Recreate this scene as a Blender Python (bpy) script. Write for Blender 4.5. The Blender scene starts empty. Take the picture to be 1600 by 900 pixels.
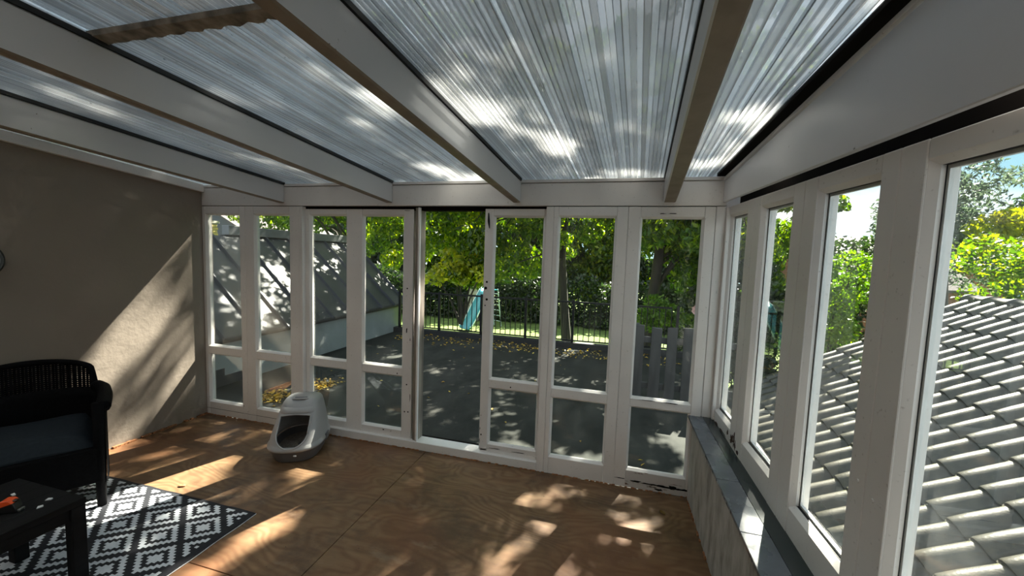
import bpy, bmesh, math, random
import numpy as np
from mathutils import Vector, Matrix, Quaternion
random.seed(7)
RNG = np.random.default_rng(11)
SC = bpy.context.scene
COL = SC.collection

# ---------------------------------------------------------------- camera
cam_d = bpy.data.cameras.new('camera'); cam = bpy.data.objects.new('camera', cam_d); COL.objects.link(cam)
R_ = (0.9656348, 0.2575434, 0.0349411); U_ = (-0.0539557, 0.0671351, 0.9962839); F_ = (-0.2542406, 0.9639317, -0.0787239)
cam.matrix_world = Matrix(((R_[0], U_[0], -F_[0], 0), (R_[1], U_[1], -F_[1], 0), (R_[2], U_[2], -F_[2], 1.55), (0, 0, 0, 1)))
cam_d.sensor_width = 36; cam_d.lens = 610.983 / 1600 * 36; cam_d.clip_start = .05; cam_d.clip_end = 400
SC.camera = cam

# ---------------------------------------------------------------- light
SUN_DIR = Vector((.395, 1.0, 1.188)).normalized()
sd = bpy.data.lights.new('sun', 'SUN'); sd.energy = 34.0; sd.angle = math.radians(.53); sd.color = (1, .93, .8)
so = bpy.data.objects.new('sun', sd); COL.objects.link(so)
so.rotation_mode = 'QUATERNION'; so.rotation_quaternion = SUN_DIR.to_track_quat('Z', 'Y'); so.location = SUN_DIR * 60
WORLD_STRENGTH = 1.5
EXPOSURE = 0.6

world = bpy.data.worlds.new('sky'); SC.world = world; world.use_nodes = True
wn = world.node_tree; wn.nodes.clear()
def W(t, **k):
    n = wn.nodes.new(t)
    for a, b in k.items(): setattr(n, a, b)
    return n
tc = W('ShaderNodeTexCoord'); sx = W('ShaderNodeSeparateXYZ'); wn.links.new(tc.outputs['Generated'], sx.inputs[0])
rp = W('ShaderNodeValToRGB'); wn.links.new(sx.outputs['Z'], rp.inputs[0])
e = rp.color_ramp.elements; e[0].position = 0; e[0].color = (.45, .66, .74, 1); e[1].position = .7; e[1].color = (.20, .34, .48, 1)
m_ = rp.color_ramp.elements.new(.25); m_.color = (.24, .47, .58, 1)
mp = W('ShaderNodeMapping'); mp.inputs['Scale'].default_value = (1, 1, 2.6); wn.links.new(tc.outputs['Generated'], mp.inputs[0])
nz = W('ShaderNodeTexNoise'); nz.inputs['Scale'].default_value = 2.2; nz.inputs['Detail'].default_value = 6; wn.links.new(mp.outputs[0], nz.inputs[0])
cr = W('ShaderNodeValToRGB'); cr.color_ramp.elements[0].position = .43; cr.color_ramp.elements[1].position = .58
wn.links.new(nz.outputs[0], cr.inputs[0])
mx = W('ShaderNodeMix', data_type='RGBA'); wn.links.new(cr.outputs[0], mx.inputs[0]); wn.links.new(rp.outputs[0], mx.inputs[6]); mx.inputs[7].default_value = (1, 1, 1.02, 1)
bg = W('ShaderNodeBackground'); bg.inputs[1].default_value = WORLD_STRENGTH; wn.links.new(mx.outputs[2], bg.inputs[0])
wo = W('ShaderNodeOutputWorld'); wn.links.new(bg.outputs[0], wo.inputs[0])

SC.view_settings.view_transform = 'Standard'; SC.view_settings.look = 'None'; SC.view_settings.gamma = 1
SC.view_settings.use_curve_mapping = False; SC.view_settings.exposure = EXPOSURE
SC.cycles.use_denoising = True
SC.cycles.max_bounces = 12; SC.cycles.diffuse_bounces = 5; SC.cycles.transmission_bounces = 8; SC.cycles.transparent_max_bounces = 32
SC.cycles.sample_clamp_indirect = 6; SC.cycles.caustics_reflective = False; SC.cycles.caustics_refractive = False

# ---------------------------------------------------------------- materials
class NT:
    def __init__(s, name):
        s.m = bpy.data.materials.new(name); s.m.use_nodes = True; s.t = s.m.node_tree; s.t.nodes.clear()
        s.out = s.n('ShaderNodeOutputMaterial')
    def n(s, t, **k):
        x = s.t.nodes.new(t)
        for a, b in k.items(): setattr(x, a, b)
        return x
    def l(s, a, b): s.t.links.new(a, b)
    def noise(s, scale, detail=4, stretch=(1, 1, 1), coord='Object', rough=.5, off=(0, 0, 0)):
        tc = s.n('ShaderNodeTexCoord'); mp = s.n('ShaderNodeMapping'); mp.inputs['Scale'].default_value = stretch; mp.inputs['Location'].default_value = off
        nz = s.n('ShaderNodeTexNoise'); nz.inputs['Scale'].default_value = scale; nz.inputs['Detail'].default_value = detail; nz.inputs['Roughness'].default_value = rough
        s.l(tc.outputs[coord], mp.inputs[0]); s.l(mp.outputs[0], nz.inputs['Vector']); return nz.outputs[0]
    def ramp(s, src, stops):
        r = s.n('ShaderNodeValToRGB'); e = r.color_ramp.elements
        while len(e) < len(stops): e.new(.5)
        for i, (p, c) in enumerate(stops):
            e[i].position = p; e[i].color = tuple(c) + (1,) if hasattr(c, '__len__') else (c, c, c, 1)
        s.l(src, r.inputs[0]); return r.outputs[0]
    def mix(s, f, a, b):
        m = s.n('ShaderNodeMix', data_type='RGBA')
        if hasattr(f, 'node'): s.l(f, m.inputs[0])
        else: m.inputs[0].default_value = f
        for i, c in ((6, a), (7, b)):
            if hasattr(c, 'node'): s.l(c, m.inputs[i])
            else: m.inputs[i].default_value = tuple(c) + (1,)
        return m.outputs[2]
    def math(s, op, a, b=None):
        m = s.n('ShaderNodeMath', operation=op)
        for i, c in enumerate((a, b)):
            if c is None: continue
            if hasattr(c, 'node'): s.l(c, m.inputs[i])
            else: m.inputs[i].default_value = c
        return m.outputs[0]
    def bump(s, h, strength=.3, dist=.01):
        b = s.n('ShaderNodeBump'); b.inputs['Strength'].default_value = strength; b.inputs['Distance'].default_value = dist; s.l(h, b.inputs['Height']); return b.outputs[0]
    def principled(s, color, rough=.6, metal=0, normal=None, spec=.5):
        p = s.n('ShaderNodeBsdfPrincipled')
        for k, c in (('Base Color', color), ('Roughness', rough), ('Metallic', metal), ('Specular IOR Level', spec)):
            if hasattr(c, 'node'): s.l(c, p.inputs[k])
            elif k == 'Base Color': p.inputs[k].default_value = tuple(c) + (1,)
            else: p.inputs[k].default_value = c
        if normal is not None: s.l(normal, p.inputs['Normal'])
        return p.outputs[0]
    def mixsh(s, f, a, b):
        m = s.n('ShaderNodeMixShader')
        if hasattr(f, 'node'): s.l(f, m.inputs[0])
        else: m.inputs[0].default_value = f
        s.l(a, m.inputs[1]); s.l(b, m.inputs[2]); return m.outputs[0]
    def done(s, sh): s.l(sh, s.out.inputs[0]); return s.m

def simple(name, c, rough=.6, metal=0, var=.12, scale=12, bump=.15, stretch=(1, 1, 1), spec=.5):
    t = NT(name); nz = t.noise(scale, 5, stretch)
    lo = tuple(x * (1 - var) for x in c); hi = tuple(min(1, x * (1 + var)) for x in c)
    return t.done(t.principled(t.ramp(nz, [(.3, lo), (.7, hi)]), rough, metal, t.bump(nz, bump, .004), spec))

def paint_mat():
    t = NT('worn_white_paint')
    base = t.ramp(t.noise(2.5, 5), [(.3, (.70, .67, .64)), (.7, (.78, .755, .73))])
    chips = t.ramp(t.noise(26, 6, (1, 1, .35), rough=.7), [(.69, 0), (.71, 1)])
    area = t.ramp(t.noise(1.7, 3, off=(3, 1, 7)), [(.5, 0), (.62, 1)])
    k = t.math('MULTIPLY', chips, area)
    dirt = t.ramp(t.noise(70, 3), [(.66, 0), (.8, .5)])
    c = t.mix(dirt, base, (.2, .17, .14)); c = t.mix(k, c, (.1, .07, .045))
    return t.done(t.principled(c, .45, 0, t.bump(t.noise(40, 4, (1, 1, .2)), .12, .003)))
def rotten_mat():
    t = NT('rotten_painted_wood')
    k = t.ramp(t.noise(9, 7, (.6, 1, 3.0), rough=.65), [(.60, 0), (.63, 1)])
    c = t.mix(k, (.60, .58, .56), t.ramp(t.noise(60, 4), [(.3, (.03, .018, .012)), (.7, (.16, .09, .05))]))
    return t.done(t.principled(c, .7, 0, t.bump(k, -.6, .006)))
def rafter_mat():
    t = NT('rafter_paint')
    c = t.ramp(t.noise(1.6, 4), [(.3, (.60, .60, .615)), (.7, (.68, .68, .69))])
    spots = t.ramp(t.noise(38, 2), [(.75, 0), (.79, .8)])
    c = t.mix(spots, c, (.09, .07, .05))
    return t.done(t.principled(c, .4, 0, t.bump(t.noise(30, 4, (1, .1, 1)), .08, .003)))
def wall_mat():
    t = NT('beige_plaster')
    c = t.ramp(t.noise(1.3, 5), [(.3, (.23, .19, .155)), (.7, (.27, .225, .185))])
    low = t.n('ShaderNodeTexCoord')
    return t.done(t.principled(c, .85, 0, t.bump(t.noise(7, 7, rough=.6), .35, .02)))
def dirty_wall_mat():
    t = NT('stained_low_wall')
    st = t.noise(5, 6, (2.2, 2.2, .7), rough=.65)
    c = t.ramp(st, [(.25, (.13, .12, .10)), (.42, (.30, .285, .25)), (.6, (.46, .44, .41)), (.8, (.33, .31, .27))])
    return t.done(t.principled(c, .8, 0, t.bump(st, .3, .01)))
def plywood_mat():
    t = NT('bare_plywood')
    warp = t.noise(1.6, 3, (.5, 1, 1))
    mm0 = t.n('ShaderNodeTexCoord'); sp_ = t.n('ShaderNodeSeparateXYZ'); t.l(mm0.outputs['Object'], sp_.inputs[0])
    yy = t.math('ADD', t.math('MULTIPLY', sp_.outputs['Y'], 9.0), t.math('MULTIPLY', warp, 26.0))
    rings = t.math('SINE', t.math('MULTIPLY', yy, 7.5))
    g = t.ramp(t.math('ADD', t.math('MULTIPLY', rings, .5), .5), [(.1, (.158, .086, .042)), (.5, (.185, .105, .052)), (.95, (.20, .118, .06))])
    fine = t.ramp(t.noise(34, 5, (.12, 1, 1)), [(.3, .82), (.7, 1.12)])
    mm = t.n('ShaderNodeMix', data_type='RGBA', blend_type='MULTIPLY'); mm.inputs[0].default_value = 1; t.l(g, mm.inputs[6]); t.l(fine, mm.inputs[7])
    st = t.ramp(t.noise(1.9, 7, rough=.7), [(.47, 0), (.64, .75)])
    c = t.mix(st, mm.outputs[2], (.045, .026, .016))
    red = t.ramp(t.noise(1.3, 5, off=(9, 3, 0)), [(.5, 0), (.65, .5)]); c = t.mix(red, c, (.17, .065, .026))
    sc = t.ramp(t.noise(8, 6, (.3, 1, 1), rough=.7, off=(5, 2, 0)), [(.6, 0), (.68, .35)])
    c = t.mix(sc, c, (.26, .19, .13))
    fl = t.ramp(t.noise(55, 2), [(.72, 0), (.75, .8)]); c = t.mix(fl, c, (.05, .03, .02))
    return t.done(t.principled(c, t.ramp(st, [(0, .6), (1, .45)]), 0, t.bump(rings, .03, .002), .35))
def glass_mat(name, haze, streak=1.0, fogband=False):
    t = NT(name)
    tr = t.n('ShaderNodeBsdfTransparent'); tr.inputs[0].default_value = (.93, .95, .94, 1)
    gl = t.n('ShaderNodeBsdfGlossy'); gl.inputs['Roughness'].default_value = .01; gl.inputs[0].default_value = (1, 1, 1, 1)
    fr = t.n('ShaderNodeFresnel'); fr.inputs[0].default_value = 1.5
    a = t.mixsh(t.math('MULTIPLY', fr.outputs[0], .25), tr.outputs[0], gl.outputs[0])
    di = t.n('ShaderNodeBsdfDiffuse'); di.inputs[0].default_value = (.75, .8, .8, 1)
    tl = t.n('ShaderNodeBsdfTranslucent'); tl.inputs[0].default_value = (.75, .8, .8, 1)
    hz = t.mixsh(.5, di.outputs[0], tl.outputs[0])
    n1 = t.ramp(t.noise(3.2, 6, (1, 1, .45), rough=.6), [(.42, 0), (.75, 1)])
    n2 = t.ramp(t.noise(22, 4, (1, 1, .06)), [(.6, 0), (.85, .7 * streak)])
    f = t.math('ADD', t.math('MULTIPLY', t.math('ADD', n1, n2), haze), haze * .25)
    return t.done(t.mixsh(f, a, hz))
def sheet_mat(name, trans, col=(.5, .52, .53), warm=False):
    t = NT(name)
    d = t.ramp(t.noise(5, 6, (1, .5, 1), rough=.65), [(.3, tuple(x * .62 for x in col)), (.7, col)])
    bl = t.ramp(t.noise(11, 6, (1, .6, 1), rough=.75, off=(2, 6, 0)), [(.66, 0), (.72, .85)]); d = t.mix(bl, d, (.07, .065, .055))
    if warm:
        at = t.n('ShaderNodeAttribute'); at.attribute_name = 'tint'; dd = t.ramp(at.outputs['Fac'], [(0, .32), (1, 1.0)])
        mq = t.n('ShaderNodeMix', data_type='RGBA', blend_type='MULTIPLY'); mq.inputs[0].default_value = 1; t.l(d, mq.inputs[6]); t.l(dd, mq.inputs[7]); d = mq.outputs[2]
    sp = t.ramp(t.noise(60, 3, (1, .6, 1)), [(.68, 0), (.74, .8)]); d = t.mix(sp, d, (.05, .05, .045))
    tl = t.n('ShaderNodeBsdfTranslucent'); t.l(d, tl.inputs[0])
    df = t.n('ShaderNodeBsdfDiffuse'); t.l(d, df.inputs[0])
    tr = t.n('ShaderNodeBsdfTransparent'); tr.inputs[0].default_value = (.9, .93, .95, 1)
    gl = t.n('ShaderNodeBsdfGlossy'); gl.inputs['Roughness'].default_value = .35
    fr = t.n('ShaderNodeFresnel'); fr.inputs[0].default_value = 1.45
    a = t.mixsh(.12, tl.outputs[0], df.outputs[0]); a = t.mixsh(trans, a, tr.outputs[0])
    return t.done(t.mixsh(t.math('MULTIPLY', fr.outputs[0], .35), a, gl.outputs[0]))
def leaf_mat(name, cols, trans=.5):
    t = NT(name)
    at = t.n('ShaderNodeAttribute'); at.attribute_name = 'tint'
    c = t.ramp(at.outputs['Fac'], [(i / (len(cols) - 1), x) for i, x in enumerate(cols)])
    p = t.principled(tuple(), .45) if False else None
    pr = t.n('ShaderNodeBsdfPrincipled'); t.l(c, pr.inputs['Base Color']); pr.inputs['Roughness'].default_value = .4
    tl = t.n('ShaderNodeBsdfTranslucent'); 
    h = t.n('ShaderNodeHueSaturation'); h.inputs['Saturation'].default_value = 1.15; h.inputs['Value'].default_value = 2.5; t.l(c, h.inputs['Color']); t.l(h.outputs[0], tl.inputs[0])
    return t.done(t.mixsh(trans, pr.outputs[0], tl.outputs[0]))
def tile_mat():
    t = NT('mossy_concrete_tile')
    c = t.ramp(t.noise(6, 6, rough=.65), [(.3, (.02, .02, .016)), (.55, (.052, .05, .038)), (.8, (.12, .112, .085))])
    ms = t.ramp(t.noise(9, 7, rough=.7, off=(4, 4, 4)), [(.58, 0), (.66, .75)]); c = t.mix(ms, c, (.12, .125, .05))
    pit = t.ramp(t.noise(120, 3), [(.62, 0), (.72, .7)]); c = t.mix(pit, c, (.03, .03, .028))
    return t.done(t.principled(c, .38, 0, t.bump(t.noise(90, 4), .4, .004), .6))
def zinc_mat():
    t = NT('dark_zinc_sheet')
    c = t.ramp(t.noise(1.8, 5), [(.3, (.028, .031, .034)), (.7, (.045, .048, .053))])
    return t.done(t.principled(c, .42, 0, t.bump(t.noise(3, 3), .1, .01), .5))
def felt_mat():
    t = NT('bitumen_roof_felt')
    c = t.ramp(t.noise(2.2, 7, (1.4, .7, 1), rough=.65), [(.3, (.016, .018, .016)), (.6, (.035, .037, .033)), (.85, (.07, .07, .06))])
    return t.done(t.principled(c, .85, 0, t.bump(t.noise(60, 4), .4, .004), .12))
def lawn_mat():
    t = NT('lawn_grass')
    return t.done(t.principled(t.ramp(t.noise(2, 6), [(.3, (.06, .10, .012)), (.7, (.13, .2, .03))]), .9, 0, t.bump(t.noise(80, 4), .8, .03)))
def slate_mat():
    t = NT('grey_slate')
    c = t.ramp(t.noise(7, 6, rough=.6), [(.3, (.06, .07, .08)), (.7, (.13, .145, .165))])
    return t.done(t.principled(c, t.ramp(t.noise(12, 4), [(.3, .18), (.7, .4)]), 0, t.bump(t.noise(25, 5), .12, .004)))
def brick_mat(name, c):
    return simple(name, c, .85, 0, .3, 30, .4)
M = {}
M['paint'] = paint_mat(); M['rotten'] = rotten_mat(); M['rafter'] = rafter_mat(); M['wall'] = wall_mat(); M['lowwall'] = dirty_wall_mat(); M['ply'] = plywood_mat()
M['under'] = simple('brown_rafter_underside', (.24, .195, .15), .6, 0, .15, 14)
M['glass'] = glass_mat('window_glass', .005); M['glass_dirty'] = glass_mat('dirty_window_glass', .018, 1.6); M['glass_fog'] = glass_mat('fogged_window_glass', .05, 1.2)
M['sheet'] = sheet_mat('twin_wall_polycarbonate', .10, (.70, .70, .69), True); M['sheet_in'] = sheet_mat('polycarbonate_lower_skin', .88, (.6, .63, .65)); M['web'] = sheet_mat('polycarbonate_webs', .15, (.85, .87, .88))
M['rib'] = sheet_mat('polycarbonate_flute_lines', .0, (.9, .9, .9), True)
M['black'] = simple('black_rubber', (.012, .012, .012), .6); M['alu'] = simple('aluminium_spacer', (.75, .75, .73), .5, 0)
M['gap'] = simple('dark_gap', (.008, .006, .005), .95, spec=.1); M['leafg'] = leaf_mat('walnut_leaf', [(.016, .036, .004), (.036, .075, .006), (.09, .14, .01), (.26, .28, .02)])
M['leafd'] = leaf_mat('dark_leaf', [(.008, .016, .005), (.015, .03, .008), (.03, .05, .01)], .3)
M['leafy'] = leaf_mat('yellow_green_leaf', [(.09, .12, .01), (.2, .22, .02), (.34, .3, .03)], .45)
M['leafl'] = leaf_mat('lime_leaf', [(.03, .07, .008), (.07, .13, .015), (.15, .22, .03)], .42)
M['leafs'] = leaf_mat('silvery_leaf', [(.02, .035, .02), (.05, .07, .045), (.1, .125, .08)], .35)
M['litter'] = leaf_mat('dry_leaf', [(.2, .11, .02), (.5, .33, .05), (.65, .5, .12)], .25)
M['bark'] = simple('tree_bark', (.025, .02, .015), .9, 0, .35, 18, .8, (1, 1, .25))
M['tile'] = tile_mat(); M['zinc'] = zinc_mat(); M['seam'] = simple('zinc_seam', (.05, .053, .06), .5, .3); M['felt'] = felt_mat(); M['lawn'] = lawn_mat(); M['slate'] = slate_mat()
M['render'] = simple('grey_render', (.26, .29, .29), .8, 0, .12, 3); M['iron'] = simple('black_iron', (.012, .012, .013), .5, .5)
M['picket'] = simple('weathered_picket', (.055, .055, .055), .85, 0, .6, 9, .4, (1, 1, .12)); M['kerb'] = simple('kerb_flashing', (.02, .02, .02), .7)
M['slide'] = simple('turquoise_plastic', (.025, .20, .23), .3, 0, .08); M['sliderail'] = simple('slide_rail', (.5, .62, .62), .4)
M['hood'] = simple('light_grey_plastic', (.36, .36, .36), .35, 0, .03, 6, .02); M['tray'] = simple('dark_grey_plastic', (.13, .13, .135), .4, 0, .05, 6, .02)
M['sillback'] = simple('dark_sill_reflection', (.028, .04, .042), .22, 0, .1, 5, .05); M['lap'] = simple('dirty_lap_strip', (.24, .21, .17), .8, 0, .75, 16, .5); M['rotdark'] = simple('rotten_dark_wood', (.05, .022, .015), .9, 0, .6, 60, .6); M['ridgecap'] = simple('pale_zinc_ridge', (.12, .125, .13), .45); M['jamb'] = simple('weathered_jamb_wood', (.22, .19, .155), .8, 0, .6, 22, .4, (1, 1, .12)); M['sand'] = simple('litter_granules', (.3, .27, .23), .95, 0, .3, 80, .6)
M['rattan'] = simple('black_rattan', (.004, .004, .0045), .85, 0, .4, 90, .3, spec=.08); M['cushion'] = simple('slate_grey_cushion', (.022, .028, .034), .95, 0, .12, 60, .3, spec=.1)
M['blackwood'] = simple('black_wood', (.008, .008, .0085), .7, 0, .4, 20, .2, (1, .1, 1), spec=.15); M['orange'] = simple('orange_plastic', (.85, .1, .02), .35); M['blackp'] = simple('black_plastic', (.012, .012, .012), .3)
M['white'] = simple('white_plastic', (.75, .75, .74), .4); M['steel'] = simple('steel', (.4, .4, .4), .35, .9)
M['rugb'] = simple('black_woven_rug', (.008, .009, .014), .8, 0, .3, 120, .5); M['rugw'] = simple('white_woven_rug', (.62, .65, .70), .75, 0, .08, 120, .4)
M['brick'] = brick_mat('red_brick', (.25, .1, .07)); M['ybrick'] = brick_mat('yellow_brick', (.42, .31, .13)); M['mortar'] = simple('mortar', (.3, .28, .25), .9)
M['rooftile'] = simple('dark_roof_tiles', (.09, .075, .075), .8, 0, .3, 10); M['pink'] = simple('pale_pink_petals', (.75, .52, .5), .8)
M['foam'] = simple('rust_brown_debris', (.28, .12, .05), .95, 0, .6, 60, .8)

# ---------------------------------------------------------------- mesh helpers
class Geo:
    def __init__(s): s.v = []; s.f = []; s.mi = []
    def box(s, x0, x1, y0, y1, z0, z1, mp=None, mi=0):
        b = len(s.v)
        for p in ((x0, y0, z0), (x1, y0, z0), (x1, y1, z0), (x0, y1, z0), (x0, y0, z1), (x1, y0, z1), (x1, y1, z1), (x0, y1, z1)):
            s.v.append(tuple(mp(*p)) if mp else p)
        for q in ((0, 3, 2, 1), (4, 5, 6, 7), (0, 1, 5, 4), (1, 2, 6, 5), (2, 3, 7, 6), (3, 0, 4, 7)):
            s.f.append(tuple(b + i for i in q)); s.mi.append(mi)
        return s
    def poly(s, pts, mi=0):
        b = len(s.v); s.v += [tuple(p) for p in pts]; s.f.append(tuple(range(b, b + len(pts)))); s.mi.append(mi); return s
    def hexa(s, pts, mi=0):   # eight corners, bottom four then top four
        b = len(s.v); s.v += [tuple(p) for p in pts]
        for q in ((0, 3, 2, 1), (4, 5, 6, 7), (0, 1, 5, 4), (1, 2, 6, 5), (2, 3, 7, 6), (3, 0, 4, 7)):
            s.f.append(tuple(b + i for i in q)); s.mi.append(mi)
        return s
    def tube(s, pts, rad, n=8, mi=0, cap=True):
        pts = [Vector(p) for p in pts]; rs = rad if hasattr(rad, '__len__') else [rad] * len(pts)
        b = len(s.v); prev = None
        for i, p in enumerate(pts):
            d = (pts[min(i + 1, len(pts) - 1)] - pts[max(i - 1, 0)]).normalized()
            if prev is None: a = d.orthogonal().normalized()
            else: a = (prev - d * prev.dot(d)).normalized()
            prev = a; c = d.cross(a)
            for k in range(n):
                t = 2 * math.pi * k / n; s.v.append(tuple(p + (a * math.cos(t) + c * math.sin(t)) * rs[i]))
        for i in range(len(pts) - 1):
            for k in range(n):
                s.f.append((b + i * n + k, b + i * n + (k + 1) % n, b + (i + 1) * n + (k + 1) % n, b + (i + 1) * n + k)); s.mi.append(mi)
        if cap:
            s.f.append(tuple(b + k for k in range(n))[::-1]); s.mi.append(mi)
            e_ = b + (len(pts) - 1) * n; s.f.append(tuple(e_ + k for k in range(n))); s.mi.append(mi)
        return s
    def grid(s, rows, mi=0, closed=False):
        b = len(s.v); w = len(rows[0])
        for r in rows: s.v += [tuple(p) for p in r]
        for i in range(len(rows) - 1):
            for k in range(w if closed else w - 1):
                k2 = (k + 1) % w
                s.f.append((b + i * w + k, b + i * w + k2, b + (i + 1) * w + k2, b + (i + 1) * w + k)); s.mi.append(mi)
        return s
    def mesh(s, name, mats, smooth=False):
        me = bpy.data.meshes.new(name); me.from_pydata(s.v, [], s.f)
        for m in (mats if isinstance(mats, (list, tuple)) else [mats]): me.materials.append(m)
        if any(s.mi): me.polygons.foreach_set('material_index', s.mi)
        if smooth: me.polygons.foreach_set('use_smooth', [True] * len(me.polygons))
        bm = bmesh.new(); bm.from_mesh(me); bmesh.ops.recalc_face_normals(bm, faces=bm.faces); bm.to_mesh(me); bm.free()
        me.update(); return me

def link(name, me, parent=None, loc=None, bevel=0):
    o = bpy.data.objects.new(name, me); COL.objects.link(o)
    if parent is not None: o.parent = parent
    if loc is not None: o.location = loc
    if bevel:
        b = o.modifiers.new('edge', 'BEVEL'); b.width = bevel; b.segments = 1; b.limit_method = 'ANGLE'
    return o
def part(name, g, mats, parent, bevel=0, smooth=False, loc=None, label=None, kind=None):
    o = link(name, g.mesh(name, mats, smooth), parent, loc, bevel)
    if label: o['label'] = label
    if kind: o['kind'] = kind
    return o
def empty(name, loc=(0, 0, 0), rz=0):
    o = bpy.data.objects.new(name, None); COL.objects.link(o); o.location = loc; o.rotation_euler = (0, 0, rz); o.empty_display_size = .1; return o
def thing(name, label, cat, loc=(0, 0, 0), rz=0, group=None):
    o = empty(name, loc, rz); o['label'] = label; o['category'] = cat
    if group: o['group'] = group
    return o
def tag(o, label, cat, group=None, kind=None):
    o['label'] = label; o['category'] = cat
    if group: o['group'] = group
    if kind: o['kind'] = kind
    return o
def struct(name, label=None, cat=None, loc=(0, 0, 0)):
    o = empty(name, loc); o['kind'] = 'structure'; o['label'] = label or name; o['category'] = cat or 'structure'; return o
def smesh(name, g, mat, label, cat, smooth=False, bevel=0):
    o = link(name, g.mesh(name, mat, smooth), None, None, bevel); o['kind'] = 'structure'; o['label'] = label; o['category'] = cat; return o

# ---------------------------------------------------------------- measures of the room (metres)
YB, XL, XH, XS, XF = 2.706, -3.61, .618, .534, .653
SL = .0915                                   # roof fall per metre towards the garden
YF = -1.5
def mb(u, d, z): return (u, YB + d, z)                       # back glazing: u = x, d = outward
def mbs(u, d, z):                                            # the same for sashes set 3 cm further back
    k = (YB + .03) / YB; return (u * k, YB + .03 + d, 1.55 + (z - 1.55) * k)
def mr(u, d, z):                                             # right wall: u = y, d = outward
    s = YB - u; return (XF + .0358 * s + d, u, z + s * float(np.interp(z, [0, .56, .63, 1.85, 3], [0, -.035, 0, -.025, -.025])))

# ---------------------------------------------------------------- floor
floor = struct('floor', 'bare stained plywood floor of the sunroom', 'floor')
cuts_x = [XL, -2.60, -1.37, -.14, 1.0]; rows_y = [(YF, .05), (.055, YB + .0)]
xs = [(XL, -1.372), (-1.368, .80)]
for i, (a, b) in enumerate(xs):
    for j, (c, d) in enumerate([(YF, .268), (.271, YB)] if i % 2 else [(YF, .13), (.133, 1.352), (1.355, YB)]):
        part('plywood_sheet', Geo().box(a, b, c, d, -.018, -.0005 * ((i + j) % 2)), M['ply'], floor, .0015)
part('subfloor', Geo().box(XL - .1, 1.1, YF, YB + .03, -.2, -.02), M['gap'], floor)

# ---------------------------------------------------------------- walls
g = Geo().poly([(XL, YF, 0), (XL, YB + .08, 0), (XL, YB + .08, 2.085), (XL, YF, 2.085 + SL * (YB - YF))]); o = None
g = Geo().hexa([(XL - .2, YF, -.1), (XL, YF, -.1), (XL, YB + .09, -.1), (XL - .2, YB + .09, -.1), (XL - .2, YF, 2.06 + SL * (YB - YF)), (XL, YF, 2.06 + SL * (YB - YF)), (XL, YB + .09, 2.06 - SL * .09), (XL - .2, YB + .09, 2.06 - SL * .09)])
smesh('wall_left', g, M['wall'], 'beige plastered left wall', 'wall')
g = Geo().box(XL - .2, 1.2, YF - .15, YF, -.1, 2.6)
smesh('wall_front', g, M['wall'], 'beige plastered house wall behind the viewpoint', 'wall')
# low wall on the right
wr = struct('wall_right', 'low stained white wall under the side windows', 'wall')
def mlow(u, d, z):
    s = YB - u; return (XS + .0111 * s + d, u, z * (1 - .035 * s / .56) if z > 0 else z)
part('plaster_face', Geo().box(YF, YB, 0, .30, -.1, .545, mlow), M['lowwall'], wr)
ys = [YB + .0, 2.34, 1.98, 1.62, 1.26, .9, .54, .18, -.18, -.54, -.9, YF]
for i in range(len(ys) - 1):
    def msill(u, d, z, i=i):
        s = YB - u; return (XS - .028 + .0111 * s + d * (1 + .0247 * s / .147), u, .546 - .035 * s + z)
    part('slate_tile', Geo().box(ys[i + 1] + .002, ys[i] - .002, 0, .088, 0, .016 + .0008 * (i % 2), msill), M['slate'], wr, .0015)
def msill(u, d, z):
    s = YB - u; return (XS - .028 + .0111 * s + d * (1 + .0247 * s / .147), u, .546 - .035 * s + z)
part('sill_reflection', Geo().box(YF, YB, .090, .155, -.002, .0145, msill), M['sillback'], wr, label='dark strip against the frames, a reflection put into colour')  # dark strip paints the reflection along the sill's window side
# debris line at the foot of the left wall and of the low wall
db = Geo()
for i in range(260):
    y = random.uniform(-.6, YB); r = random.uniform(.004, .014)
    db.box(XL, XL + r * 1.6, y, y + r * 2.2, 0, r)
for i in range(120):
    y = random.uniform(.6, YB); x = XS + .0111 * (YB - y); r = random.uniform(.003, .01)
    db.box(x - r, x, y, y + r * 2, 0, r)
for i in range(240):
    x = random.uniform(XL, XS); r = random.uniform(.003, .009)
    db.box(x, x + r * 2.5, YB - r, YB, 0, r * .8)
part('crumbled_filler', db, M['foam'], floor, kind='stuff')

# header over the back glazing
hd = struct('wall_back', 'white painted header board above the back windows', 'header board')
part('header_board', Geo().box(XL, .645, 0, .12, 1.912, 2.066, mb), M['paint'], hd, .003)
part('batten', Geo().box(XL, XH, -.006, .12, 2.070, 2.090, mb), M['paint'], hd, .002)
part('head_gap', Geo().box(XL, XH, .035, .1, 1.88, 1.93, mb), M['gap'], hd)
# corner post between back and side windows
part('corner_post', Geo().box(.585, .640, -.0, .09, .56, 1.908, mb), M['paint'], hd, .003)
part('corner_trim', Geo().box(.640, .66, -.028, .05, .56, 1.9, mb), M['paint'], hd, .002)
part('corner_block', Geo().box(.60, .80, .015, .12, 1.88, 2.12, mb), M['paint'], hd)
part('corner_gap', Geo().box(.57, .66, .02, .1, .5, 1.91, mb), M['gap'], hd)
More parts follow.
